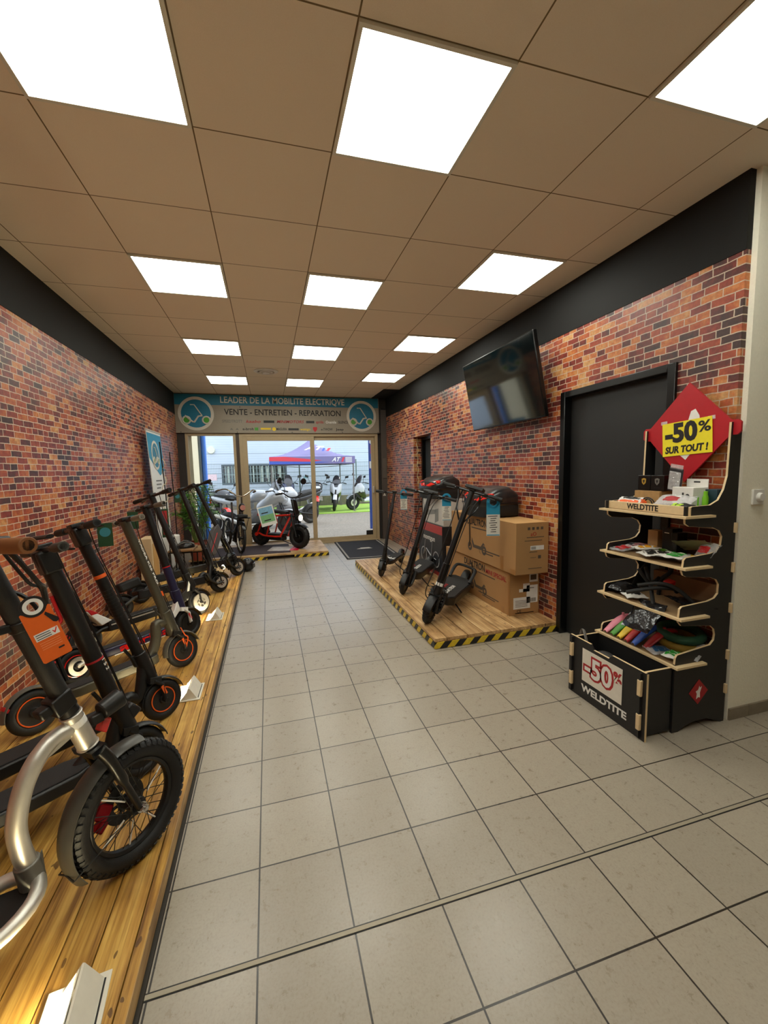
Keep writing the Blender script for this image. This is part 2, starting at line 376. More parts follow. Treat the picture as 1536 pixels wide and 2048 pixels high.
# ------------------------------------------------------------------ ceiling panels
def panel_mat():
    t = NT('lit diffuser'); n = t.noise(t.obj(), 3.5, 2)
    t.b.inputs['Base Color'].default_value = (.9, .9, .85, 1)
    t.l(t.mix(n, (.97, 1, .86, 1), (1, 1, .92, 1)), t.b.inputs['Emission Color']); t.b.inputs['Emission Strength'].default_value = PANEL
    return t.m
PM = panel_mat(); PF = M('panel rim', (222, 220, 205), .4)
fr = MB().box(-.298, .298, -.298, -.282, -.012, 0).box(-.298, .298, .282, .298, -.012, 0).box(-.298, -.282, -.282, .282, -.012, 0).box(.282, .298, -.282, .282, -.012, 0)
p0 = D.objects.new('ceiling_light', None)
frm = fr.build('frame', PF, None, smooth=0); dif = MB().box(-.282, .282, -.282, .282, -.009, -.003).build('diffuser', PM, None, smooth=0)
nm = {0: 'middle', -2: 'left', 2: 'right'}
rw = ['nearest', 'second nearest', 'third nearest', 'farthest']
first = True
for i in (0, -2, 2):
    for k in range(0 if i == 2 else -1, 4):  # starts with panels added out of view, to light the near floor
        j = 3*k-(1 if i == 2 else 0)
        r_ = root('ceiling_light', (.3606+.6*i+.3, 1.4693+.6*j+.3, H), label=('square lit ceiling panel, %s of the %s row' % (rw[k], nm[i])) if k >= 0 else 'added square ceiling panel, unseen overhead behind the viewer, %s row' % nm[i], cat='ceiling light', group='square lit ceiling panels')
        for c in (frm, dif):
            q = c if first else c.copy()
            if not first: COL.objects.link(q)
            q.parent = r_
        first = False
D.objects.remove(p0)
t = root('ceiling_vent', (.047, 6.46, H), label='round white diffuser vent in the ceiling between the light panels', cat='vent')
MB().lathe((0, 0, 0), (0, 0, -1), [(.175, 0), (.175, .008), (.15, .02), (.13, .02), (.12, .006), (.12, 0)], 32).build('rim', WHITE, t)
MB().lathe((0, 0, 0), (0, 0, -1), [(.1, .0), (.1, .02), (.075, .028), (.07, .01)], 32).lathe((0, 0, 0), (0, 0, -1), [(.05, 0), (.05, .034), (.001, .038)], 24).build('cone', WHITE, t)

# ------------------------------------------------------------------ sign above the glass
SBLUE = M('teal blue sign band', (16, 112, 142), .5)
SGN = M('grey brown sign panel', (146, 136, 120), .5, var=.08, sc=7)
t = root('shop_sign', (0, YB-.03, 0), label='long shop sign in blue and grey above the glass front with two round scooter logos', cat='sign')
MB().box(-1.585, 2.275, -.012, .0, 2.235, 2.945).build('panel', SGN, t, bevel=.003)
MB().box(-1.578, 2.262, -.014, -.012, 2.748, 2.94).build('blue_band', SBLUE, t, smooth=0)
SB = (0, -.0145, 0)
def ln(name, s, x0, x1, z, size, mat, bold=0, y=-.0145, shear=0):
    return text(name, s, size, mat, t, ((x0+x1)/2, y, z), (1, 0, 0), (0, 0, 1), width=x1-x0, bold=bold, shear=shear)
ln('lettering', 'LEADER DE LA MOBILITE ELECTRIQVE', -.795, 1.554, 2.843, .165, OFFW, .002, y=-.0155)
ln('lettering', 'VENTE - ENTRETIEN - REPARATION', -.73, 1.48, 2.622, .155, INK, .002)
for s, x0, x1, m, sh in (('SPEEDTROTT', -.78, -.42, GREY, 0), ('kaabo', -.36, -.09, REDINK, .3), ('MINIMOTORS', .21, .73, REDINK, .25), ('aprilia', .97, 1.12, REDINK, .2), ('Onemile', 1.17, 1.38, WPRINT, 0), ('SILENCE', 1.42, 1.62, INK, 0)):
    ln('lettering', s, x0, x1, 2.452, .075, m, .001, shear=sh)
for s, x0, x1, m in (('e-broh', -.42, -.22, INK), ('MAGURA', .2, .4, INK), ('wattgo', .66, .86, YEL), ('e-TWOW', 1.07, 1.3, DGREY), ('Jeep', 1.37, 1.53, INK)):
    ln('lettering', s, x0, x1, 2.31, .065, m, .001)
MB().box(.78, .94, -.0145, -.012, 2.43, 2.475).build('small_logo', DGREY, t, smooth=0)
MB().box(-.09, .1, -.0145, -.012, 2.3, 2.335).build('small_logo', YEL, t, smooth=0)
MB().box(-.03, .17, -.0145, -.012, 2.43, 2.475).build('small_logo', DGREY, t, smooth=0)
MB().box(-.2, -.135, -.0145, -.012, 2.285, 2.34).build('small_logo', GRN, t, smooth=0)
MB().cyl((.16, -.012, 2.312), (.16, -.0145, 2.312), .036).build('small_logo', YEL, t)
MB().box(.43, .63, -.0145, -.012, 2.29, 2.33).build('small_logo', BLK, t, smooth=0)
MB().prism([(-.04, .05), (.04, .05), (.04, 0), (0, -.05), (-.04, 0)], (.95, -.012, 2.305), (1, 0, 0), (0, 0, 1), (0, -.0025, 0)).build('small_logo', RED, t, smooth=0)
for x in (-.62, -.52): MB().prism([(-.03, 0), (.03, 0), (0, .035)], (x, -.012, 2.295), (1, 0, 0), (0, 0, 1), (0, -.0025, 0)).build('small_logo', GREY, t, smooth=0)
def logo(par, c, R, u, v, n, name='round_logo'):
    """round scooter logo in the plane (c,u,v); n points to the viewer"""
    c, u, v, n = V(c), V(u), V(v), V(n)
    a = MB().lathe(c, n, [(R, 0), (R, .003), (R*.83, .003), (R*.83, .0)], 40).build(name, OFFW, par, smooth=0)
    MB().lathe(c, n, [(R*.83, .0), (R*.83, .0025), (.001, .0025)], 40).build('disc', SBLUE, a, smooth=0)
    P = lambda x, y, k=.0035: c+R*(x*u+y*v)+k*n
    b = MB(); w = R*.035
    b.tube([P(-.3, .52), P(-.08, .52), P(.33, -.12)], w, 6)
    b.tube([P(-.62, -.12), P(-.42, -.3), P(-.22, -.48), (P(-.12, -.5)), P(.12, -.15), P(.35, -.12)], w*1.5, 6)
    b.torus(P(-.55, -.38), n, R*.21, w*1.3, 24, 6).torus(P(.55, -.38), n, R*.21, w*1.3, 24, 6)
    b.build('scooter_drawing', OFFW, a)
    MB().lathe(P(-.55, -.38, .002), n, [(R*.16, 0), (R*.16, .001), (.0005, .001)], 20).lathe(P(.55, -.38, .002), n, [(R*.16, 0), (R*.16, .001), (.0005, .001)], 20).build('wheel_fill', GRN, a, smooth=0)
logo(t, (-1.223, -.0155, 2.587), .308, (1, 0, 0), (0, 0, 1), (0, -1, 0)); logo(t, (1.905, -.0155, 2.58), .308, (1, 0, 0), (0, 0, 1), (0, -1, 0))
for x, z in ((-.52, 2.25), (.5, 2.25), (1.5, 2.25), (2.25, 2.25), (-1.5, 2.25), (-.45, 2.72)): MB().cyl((x, -.012, z), (x, -.018, z), .009, n=8).build('screw', DGREY, t)

# ------------------------------------------------------------------ glass front
def wframe(name, x0, x1, z0, z1, w, yf, d, par=None, wb=None):
    wb = wb or w
    return MB().box(x0, x0+w, yf, yf+d, z0, z1).box(x1-w, x1, yf, yf+d, z0, z1).box(x0+w, x1-w, yf, yf+d, z1-w, z1).box(x0+w, x1-w, yf, yf+d, z0, z0+wb).build(name, CREAM, par, bevel=.004)
w1 = st(wframe('window_1', -1.45, -.56, .0, 2.235, .05, YB, .06)); MB().box(-1.4, -.625, YB+.03, YB+.036, .065, 2.17).build('pane', GLASS, w1, smooth=0)
MB().box(-.56, -.5, YB, YB+.07, 0, 2.24).build('mullion', M('dark mullion', (70, 58, 46), .5), w1)
w2 = st(wframe('door_4', -.5, 2.25, 0, 2.235, .06, YB, .1, wb=.03))
wframe('sliding_leaf', -.44, .93, .03, 2.175, .085, YB+.005, .035, w2); MB().box(-.355, .845, YB+.02, YB+.026, .115, 2.09).build('pane', GLASS, w2, smooth=0)
wframe('sliding_leaf', .86, 2.19, .03, 2.175, .075, YB+.05, .035, w2); MB().box(.935, 2.115, YB+.065, YB+.071, .105, 2.1).build('pane', GLASS, w2, smooth=0)
MB().box(2.13, 2.15, YB-.015, YB+.05, 1.0, 1.14).build('door_handle', ALU, w2, bevel=.004)
MB().box(1.97, 2.115, YB+.055, YB+.064, .105, .2).build('kick_plate', DGREY, w2, smooth=0)
st(MB().box(-.5, 2.25, YB-.03, YB+.12, 0, .02).build('trim_5', CREAM, smooth=0))

# ------------------------------------------------------------------ outside
def ground_mat():
    t = NT('gravel asphalt'); o = t.obj(); n = t.noise(o, 40, 4, .8); v = t.noise(o, 2, 2)
    c = t.ramp(n, [(.3, lin((80, 74, 66))), (.5, lin((130, 122, 110))), (.75, lin((178, 170, 156)))]); c = t.mix(t.math('MULTIPLY', v, .3), c, lin((120, 112, 102)))
    t.l(c, t.b.inputs['Base Color']); t.b.inputs['Roughness'].default_value = .9; t.bump(n, .4, .01); return t.m
st(MB().box(-14, 18, YB+.12, 40, -.2, -.01).build('ground', ground_mat(), smooth=0))
GR = M('artificial grass', (150, 186, 76), .9, var=.3, sc=20, bump=1, bsc=120)
tag(MB().box(-.2, 8, 14.35, 17.7, -.01, .02).build('grass_carpet', GR, smooth=0), 'strip of bright green artificial grass under the parked scooters outside', 'artificial grass')
STN = M('rough stone', (124, 116, 98), .9, var=.4, sc=6, bump=1, bsc=14)
st(MB().box(-9, 12, 17.75, 18.0, -.01, .42).build('wall_low', STN, smooth=0))
def clad_mat():
    t = NT('blue grey cladding'); o = t.obj(); x, y, z = t.xyz(o)
    f = t.math('LESS_THAN', t.math('FRACT', t.math('MULTIPLY', z, 9.5)), .12); g = t.math('LESS_THAN', t.math('FRACT', t.math('MULTIPLY', t.math('SUBTRACT', z, .22), .95)), .02)
    c = t.mix(t.math('MULTIPLY', f, .35), t.mix(t.noise(o, 1.5, 2), lin((196, 208, 220)), lin((206, 218, 228))), lin((140, 154, 166))); c = t.mix(t.math('MULTIPLY', g, .6), c, lin((98, 108, 120)))
    t.l(c, t.b.inputs['Base Color']); t.b.inputs['Roughness'].default_value = .5; t.b.inputs['Metallic'].default_value = .1; return t.m
t = root('clad_building', (0, 19.5, 0), label='pale blue grey clad building across the yard behind the wire fence', cat='building')
MB().box(-12, -1.95, 0, .3, 0, 6).box(.84, 14, 0, .3, 0, 6).box(-1.95, .84, 0, .3, 0, 1.0).box(-1.95, .84, 0, .3, 1.84, 6).build('cladding', clad_mat(), t, smooth=0)
wf = MB().box(-1.95, .84, -.02, .1, .98, 1.05).box(-1.95, .84, -.02, .1, 1.79, 1.86).box(-1.95, -1.87, -.02, .1, 1.05, 1.79).box(.76, .84, -.02, .1, 1.05, 1.79).build('window', M('dark grey window frame', (70, 82, 88), .4), t, smooth=0)
MB().box(-1.87, .76, .08, .1, 1.05, 1.79).build('pane', M('dark reflecting pane', (34, 46, 46), .08, var=.6, sc=4, spec=1), wf, smooth=0)
b = MB()
for k in range(20):
    x = -1.8+k*.132; b.box(x, x+.02, -.012, .0, 1.05, 1.79)
for z in (1.4,): b.box(-1.87, .76, -.01, .0, z, z+.02)
b.build('window_bars', M('pale bars', (176, 196, 192), .4), wf, smooth=0)
b = MB(); random.seed(3)
for k in range(9):
    x = -1.7+k*.27+random.uniform(-.05, .05); b.box(x, x+random.uniform(.04, .12), .06, .075, 1.06, 1.78)
b.build('blind_strips', M('pale blind', (196, 206, 190), .5), wf, smooth=0)
MB().cyl((-2.33, 0, 2.5), (-2.33, -.1, 2.5), .17, .15, 24).build('round_lamp', M('cream lamp glass', (226, 226, 206), .3), t)
for x in (-1.1, 1.15): MB().box(x-.35, x+.35, -.02, 0, 3.05, 3.2).build('wall_strip', WHITE, t, smooth=0)
FEN = M('grey green wire', (112, 130, 130), .5)
t = root('wire_fence', (0, 17.88, 0), label='grey green wire mesh fence on the low stone wall outside', cat='fence')
b = MB(); x = -4.5
while x < 6.8: b.box(x, x+.007, -.003, .003, .43, 1.86); x += .06
for z in (.46, .66, .86, 1.06, 1.26, 1.46, 1.66, 1.84): b.box(-4.5, 6.8, -.006, .006, z, z+.014)
b.build('mesh_panel', FEN, t, smooth=0)
for x in (-3.6, -1.15, 1.3, 3.75, 6.2): MB().box(x-.025, x+.025, .01, .06, .425, 1.98).build('post', FEN, t, smooth=0)
tag(MB().box(-2.35, -1.98, 17.84, 17.86, 1.2, 1.45).build('fence_notice', M('pink white notice', (226, 200, 204), .5, var=.3, sc=30), smooth=0), 'small pink and white notice on the wire fence', 'sign')
tag(MB().prism([(-.11, 0), (.11, 0), (.05, .11), (-.05, .11)], (1.55, 17.86, 1.2), (1, 0, 0), (0, 0, 1), (0, .01, 0)).build('fence_notice', M('pale cyan plate', (150, 205, 222), .4), smooth=0), 'small pale cyan plate on the wire fence behind the tent leg', 'sign')
# neighbours of the glass front
st(MB().box(-1.75, -1.36, 8.6, 9.5, 0, 3.4).build('wall_outer', M('cream render', (220, 214, 184), .8), smooth=0))
t = MB().box(-1.36, -1.325, 9.3, 9.5, 0, 3.4).build('trim_6', M('dark edge trim', (90, 100, 104), .5), smooth=0); st(t)
tag(MB().cyl((-1.272, 9.42, 0), (-1.272, 9.42, 3.4), .05).build('downpipe', M('bright blue paint', (70, 130, 225), .4)), 'tall bright blue pipe just outside the left window', 'pipe')
st(MB().box(-1.355, -1.352, 8.72, 9.3, .02, 1.25).build('trim_7', M('teal plinth', (40, 90, 110), .6), smooth=0))
t = root('feather_banner', (2.3, 9.25, 0), label='tall narrow blue banner just outside the glass door on the right', cat='banner')
MB().box(-.065, .065, -.004, .004, .12, 2.6).build('cloth', M('royal blue cloth', (52, 84, 170), .6, var=.25, sc=5), t, smooth=0)
MB().cyl((.07, 0, 0), (.07, 0, 2.65), .008).build('pole', DGREY, t)
MB().box(-.12, .16, -.1, .1, 0, .02).build('foot', DGREY, t)
MB().box(-.05, .05, -.006, -.004, 1.52, 1.68).build('white_patch', WHITE, t, smooth=0)
b = MB()
for k in range(5): b.box(-.02, .02, -.006, -.004, 1.86+k*.04, 1.885+k*.04)
b.build('lettering_marks', REDL, t, smooth=0)
MB().cyl((0, -.004, 2.12), (0, -.006, 2.12), .045).build('round_mark', WPRINT, t)
# pop-up tent
t = root('gazebo_tent', (1.55, 16.1, 0), label='pop-up gazebo tent with purple grey peaked canopy and red blue valance outside', cat='tent')
CAN = M('purple grey canopy', (120, 114, 156), .7, var=.1); CR = M('canopy red', (214, 60, 76), .7); CB = M('canopy blue', (62, 88, 180), .7)
N = 12
def cany(a, b_):
    q = max(abs(a), abs(b_)); return 2.0+.66*(1-q)**1.7
b = MB(); vs = {}
for i in range(N+1):
    for j in range(N+1):
        a, c = -1+2*i/N, -1+2*j/N; vs[i, j] = b.b.verts.new((1.48*a, 1.5*c, cany(a, c)))
for i in range(N):
    for j in range(N): b._f((vs[i, j], vs[i+1, j], vs[i+1, j+1], vs[i, j+1]))
b.b.verts.index_update()
sgn = ((-1.48, -1.5, 1.48, -1.5), (1.48, -1.5, 1.48, 1.5), (1.48, 1.5, -1.48, 1.5), (-1.48, 1.5, -1.48, -1.5))
for x0, y0, x1, y1 in sgn: b.quad((x0, y0, 2), (x1, y1, 2), (x1, y1, 1.74), (x0, y0, 1.74))
b.build('canopy', CAN, t, recalc=True)
MB().prism([(-1.48, 1.99), (-1.0, 2.0), (.3, 1.86), (-.1, 1.82), (-1.48, 1.86)], (0, -1.505, 0), (1, 0, 0), (0, 0, 1), (0, -.002, 0)).build('red_stripe', CR, t, smooth=0)
MB().prism([(-1.48, 1.84), (.6, 1.8), (-.2, 1.745), (-1.48, 1.745)], (0, -1.505, 0), (1, 0, 0), (0, 0, 1), (0, -.002, 0)).build('blue_stripe', CB, t, smooth=0)
text('lettering', 'AT', .2, WPRINT, t, (.78, -1.51, 1.88), (1, 0, 0), (0, 0, 1), shear=.4, bold=.006)
MB().prism([(0, 0), (.07, 0), (.13, .16), (.06, .16)], (.98, -1.507, 1.8), (1, 0, 0), (0, 0, 1), (0, -.002, 0)).build('red_mark', CR, t, smooth=0)
b = MB()
for k in range(4): b.box(1.13, 1.37, -1.506, -1.503, 1.785+k*.05, 1.81+k*.05)
b.build('lettering_marks', WPRINT, t, smooth=0)
sv = V((0, .45, .3)).normalized()
text('lettering', 'AT', .36, WPRINT, t, (.02, -1.13, 2.3), (1, 0, 0), sv, shear=.5, bold=.01, width=.75)
MB().prism([(0, 0), (.1, 0), (.2, .2), (.1, .2)], (.5, -1.18, 2.2), (1, 0, 0), sv, (0, -.003, .002)).build('red_mark', CR, t, smooth=0)
MB().prism([(0, 0), (.08, 0), (.16, .2), (.08, .2)], (.34, -1.18, 2.2), (1, 0, 0), sv, (0, -.003, .002)).build('blue_mark', CB, t, smooth=0)
for x in (-1.42, 1.42):
    for y in (-1.44, 1.44): MB().box(x-.02, x+.02, y-.02, y+.02, .02, 1.98).box(x-.06, x+.06, y-.06, y+.06, .02, .03).build('leg', GREY, t, smooth=0)
MB().tube(crv([(-1.42, -1.44, 1.72), (0, -1.44, 1.62), (1.42, -1.44, 1.72)]), .012, 6).build('crossbar', GREY, t)
# ------------------------------------------------------------------ platforms
PT = .085
t = root('display_platform', (-1.0, 3.0, 0), label='long low pine board platform along the left brick wall under the scooters', cat='platform')
b = MB(); x = -.418+1.0
xs = [-1.58, -1.47, -1.368, -1.266, -1.164, -1.062, -.96, -.858, -.757, -.653, -.551, -.450, -.418]
for a, c in zip(xs, xs[1:]):
    y0 = -2.4
    for L in (2.6+.6*random.random(), 8.0):
        y1 = min(y0+L, 6.5)
        if y1 > y0+.05: b.box(a+1.0+.0022, c+1.0-.0022, y0-3.0+.002, y1-3.0-.002, .058, PT)
        y0 = y1
b.build('boards', WOODL, t, smooth=0)
MB().box(-.58, .568, -5.4, 3.48, .0, .057).box(.568, .592, -5.4, 3.49, 0, .012).build('base', M('dark platform base', (52, 46, 38), .8), t, smooth=0)
MB().box(.569, .582, -5.4, 3.5, .022, .0835).build('edge_board', WOODX, t, smooth=0)
t = root('display_platform', (1.85, 4.6, 0), label='low pale pine platform with yellow black hazard tape in front of the cardboard boxes', cat='platform')
b = MB(); xs = [1.25, 1.36, 1.55, 1.70, 1.86, 2.02, 2.16, 2.29, 2.437]
for a, c in zip(xs, xs[1:]):
    y0 = 3.03
    for L in (4.0,):
        y1 = min(y0+L, 6.23)
        if y1 > y0: b.box(a-1.85+.003, c-1.85-.003, y0-4.6+.001, y1-4.6-.001, .06, PT)
        y0 = y1
b.build('boards', WOODR, t, smooth=0)
MB().box(-.58, .585, -1.55, 1.62, 0, .0595).build('base', M('dark gap board', (60, 44, 28), .8), t, smooth=0); MB().box(-.594, -.581, -1.568, 1.624, 0, .059).box(-.581, .585, -1.568, -1.551, 0, .059).build('edge_board', WOODX, t, smooth=0)
MB().box(-.602, -.595, -1.575, 1.625, .004, .055).box(-.602, .585, -1.577, -1.57, .004, .055).build('hazard_strip', HAZ, t, smooth=0)
t = root('display_platform', (-.1, 7.7, 0), label='small pine platform with hazard tape under the red electric moped by the glass door', cat='platform')
b = MB(); y = 7.16
while y < 8.39: b.box(-1.2, 1.065, y-7.7, min(y+.14, 8.4)-7.7-.003, .06, PT); y += .14
b.build('boards', wood_mat('pale pine cross boards', (150, 112, 70), (204, 168, 118), (226, 196, 148), ax='x'), t, smooth=0)
MB().box(-1.19, 1.05, -.42, .69, 0, .059).build('base', M('dark brown platform base', (60, 50, 40), .8), t, smooth=0)  # base in one even dark brown
b = MB().box(.48, 1.065, -.545, -.42, 0, .06).box(-.9, .02, -.545, -.42, 0, .06); b.build('front_block', WOODX, t, smooth=0)
MB().box(.478, 1.07, -.549, -.545, .005, .056).box(-.9, .022, -.549, -.545, .005, .056).build('hazard_strip', HAZ, t, smooth=0)
t = root('platform_mat', (-.3, 7.75, PT), label='dark purple grey runner mat under the red electric moped', cat='mat')
MB().box(-.75, .62, -.5, .38, 0, .006).build('carpet', M('dark purple grey carpet', (62, 52, 58), .9, bump=.5), t, smooth=0)
t = root('leaflet', (.3, 7.6, PT+.006), psi=-15, label='glossy red and grey poster lying under the red electric moped', cat='poster')
MB().box(-.34, .18, -.2, .2, 0, .002).build('sheet', M('glossy poster sheet', (206, 196, 190), .12, var=.4, sc=9), t, smooth=0)
MB().box(.05, .2, -.2, .2, .002, .003).build('red_end', M('glossy red sheet', (214, 40, 66), .12), t, smooth=0)
# door mat
t = root('door_mat', (1.66, 7.53, 0), psi=0, label='black door mat with grey border lines and a logo inside the glass door', cat='mat')
t.rotation_euler = (0, 0, -.03)
MT = M('black loop mat', (34, 34, 40), .95, var=.3, sc=150, bump=.6)
MB().box(-.43, .5, -.86, .86, 0, .01).build('pile', MT, t, smooth=0)
MB().box(-.405, -.375, -.83, .83, .01, .0115).box(.44, .47, -.83, .83, .01, .0115).box(-.405, .47, -.83, -.80, .01, .0115).build('border_line', M('grey mat line', (150, 146, 140), .9), t, smooth=0)
MB().prism([(0, 0), (.3, 0), (.26, .05), (.05, .05)], (-.12, -.05, .01), (1, 0, 0), (0, 1, 0), (0, 0, .0015)).prism([(0, 0), (.18, 0), (.15, .045), (-.02, .045)], (-.02, .01, .01), (1, 0, 0), (0, 1, 0), (0, 0, .0015)).build('logo', OFFW, t, smooth=0)

# ------------------------------------------------------------------ wedge lamps
WE = NT('lamp glow'); n_ = WE.noise(WE.obj(), 8, 2)
WE.l(WE.mix(n_, (1, .80, .42, 1), (1, .92, .66, 1)), WE.b.inputs['Emission Color']); WE.b.inputs['Emission Strength'].default_value = WEDGE; WE = WE.m
WP = M('white lamp plastic', (222, 216, 200), .35)
def wedge(x, y, label, psi=0, L=.21):
    t = root('wedge_lamp', (x, y, PT), psi, label=label, cat='lamp', group='white wedge lamps on the left platform')
    MB().box(-.085, .063, -L/2, L/2, 0, .006).build('base_plate', WP, t, bevel=.002)
    MB().prism([(-.012, .006), (.045, .006), (.006, .072), (.0, .072)], (0, -L/2+.015, 0), (1, 0, 0), (0, 0, 1), (0, L-.03, 0)).prism([(-.05, .006), (-.012, .006), (.002, .072)], (0, -L/2+.012, 0), (1, 0, 0), (0, 0, 1), (0, .004, 0)).prism([(-.05, .006), (-.012, .006), (.002, .072)], (0, L/2-.016, 0), (1, 0, 0), (0, 0, 1), (0, .004, 0)).build('housing', WP, t, smooth=0)
    MB().obox((-.02, 0, .036), (.014, 0, .03), (0, L/2-.022, 0), (-.0012, 0, .0006)).build('reflector', WP, t, smooth=0)
    MB().obox((-.037, 0, .022), (.006, 0, .0095), (0, L/2-.03, 0), (-.0012, 0, .0008)).build('glowing_strip', WE, t, smooth=0)
    MB().box(.048, .052, -L/2+.02, L/2-.02, .006, .009).build('slot', BLK, t, smooth=0)
    return t
wedge(-.53, .99, 'white wedge lamp in the bottom left corner, closest to the viewer', 6, .42)
wedge(-.535, 2.75, 'lit white wedge lamp beside the orange ringed front wheel, middle of the row')
wedge(-.55, 4.2, 'lit white wedge lamp beside the white disc wheel, farthest of the row')

# ------------------------------------------------------------------ vehicles : shared pieces
def wheel(par, name, c, r, tw, rim=BLK, ring=None, disc=None, knob=0, hubr=.3, solid=True, spokes=0, l=0, discm=None):
    """c=(x,z) of the axle; thing part = tyre, children = rim, ring, hub"""
    x, z = c; o = V((x, l, z)); ay = (0, 1, 0)
    b = MB().torus(o, ay, r-tw/2, tw/2, 44, 12, 1.0)
    if knob:
        for k in range(knob):
            a = 2*PI*k/knob
            for sgn_ in (-1, 0, 1):
                aa = a+(PI/knob if sgn_ == 0 else 0); e = V((math.cos(aa), 0, math.sin(aa))); tt = V((-math.sin(aa), 0, math.cos(aa)))
                ph = sgn_*.85; nn = e*math.cos(ph)+V((0, math.sin(ph), 0)); q = o+e*(r-tw/2)+nn*(tw/2)
                b.obox(q, tt*(2*PI*r/knob*.28), (V((0, 1, 0))*math.cos(ph)-e*math.sin(ph))*tw*.15, nn*.004)
    w = b.build(name, RUB, par)
    ri = r-tw*.93
    if solid:
        MB().lathe(o-V((0, tw*.34, 0)), ay, [(.012, -.012), (ri*.3, -.012), (ri*.36, .0), (ri*.8, .004), (ri, .0), (ri*1.02, tw*.3), (ri, tw*.68), (ri*.8, tw*.676), (ri*.36, tw*.68), (ri*.3, tw*.7), (.012, tw*.7)], 36).build('rim', rim, w)
    else:
        MB().torus(o, ay, ri-.002, tw*.22, 44, 8, 1.3).build('rim', rim, w)
        MB().cyl(o-V((0, .045, 0)), o+V((0, .045, 0)), .022, n=16).torus(o-V((0, .034, 0)), ay, .024, .006, 16, 6).torus(o+V((0, .034, 0)), ay, .024, .006, 16, 6).build('hub', BLK, w)
        b = MB()
        for k in range(spokes):
            a = 2*PI*k/spokes; s_ = 1 if k % 2 else -1; a2 = a+(.9 if (k//2) % 2 else -.9)
            b.tube([o+V((.026*math.cos(a2), .034*s_, .026*math.sin(a2))), o+V(((ri-.004)*math.cos(a), 0, (ri-.004)*math.sin(a)))], .0015, 5)
        b.build('spokes', BLK, w)
    if ring:
        b = MB()
        for s_ in (-1, 1): b.torus(o+V((0, s_*tw*.36, 0)), ay, ri*.99, .0035, 40, 6)
        b.build('rim_ring', ring, w)
    if disc:
        b = MB()
        y = disc[1]
        b.lathe(o+V((0, y, 0)), ay, [(disc[0]*.55, -.001), (disc[0], -.001), (disc[0], .001), (disc[0]*.55, .001), (disc[0]*.55, -.001)], 36, caps=False)
        for k in range(6):
            a = k*PI/3; b.obox(o+V((disc[0]*.4*math.cos(a), y, disc[0]*.4*math.sin(a))), (disc[0]*.2*math.cos(a), 0, disc[0]*.2*math.sin(a)), (0, .001, 0), (-.006*math.sin(a), 0, .006*math.cos(a)))
        b.build('brake_disc', discm or ALU, w)
    return w
def spring(b, p, q, R, r, turns=7):
    p, q = V(p), V(q); d = q-p; a = d.orthogonal().normalized(); c = d.normalized().cross(a); n = turns*12
    return b.tube([p+d*(i/n)+R*(math.cos(2*PI*i/12)*a+math.sin(2*PI*i/12)*c) for i in range(n+1)], r, 5)
def bars(t, T, hb, R=.013, gripm=BLKM, gl=.11, display=True, rise=0, levers=True, bell=False, barm=BLKP, gr=.019, back=0):
    """handlebar at T=(s,z) across the local y axis"""
    s, z = T
    P = [(s-back, -hb, z+rise), (s, -hb*.45, z+rise), (s, -.04, z), (s, .04, z), (s, hb*.45, z+rise), (s-back, hb, z+rise)]
    h = MB().tube(P if rise or back else [P[0], P[-1]], R, 10).build('handlebar', barm, t)
    for k in (-1, 1):
        y = k*hb; MB().cyl((s-back, y-k*gl, z+rise), (s-back, y, z+rise), gr, gr*1.04, 14).build('grip', gripm, h, bevel=.002)
        if levers:
            MB().tube([(s, y-k*(gl+.03), z+rise-.004), (s+.035, y-k*(gl+.01), z+rise-.01), (s+.045, y-k*gl*.45, z+rise-.014)], [.007, .006, .005], 6).obox((s+.01, y-k*(gl+.028), z+rise), (.02, 0, 0), (0, .012, 0), (0, 0, .013)).build('brake_lever', BLK, h)
    if display: MB().obox((s+.0, 0, z+.016), (.032, 0, .006), (0, .03, 0), (-.002, 0, .01)).build('display', BLK, h, bevel=.005)
    if bell: MB().ball((s+.02, hb*.5, z+.02), .018, 12, 6).build('bell', BLK, h)
    return h
def stand(t, s, z, l=.07, out=.2, lean=8, r=.007):
    MB().tube([(s, l*.4, z), (s+.03, l+.02, z*.72), (s+.07, out, out*math.tan(math.radians(lean))+.009)], r, 8).build('kickstand', BLKP, t)
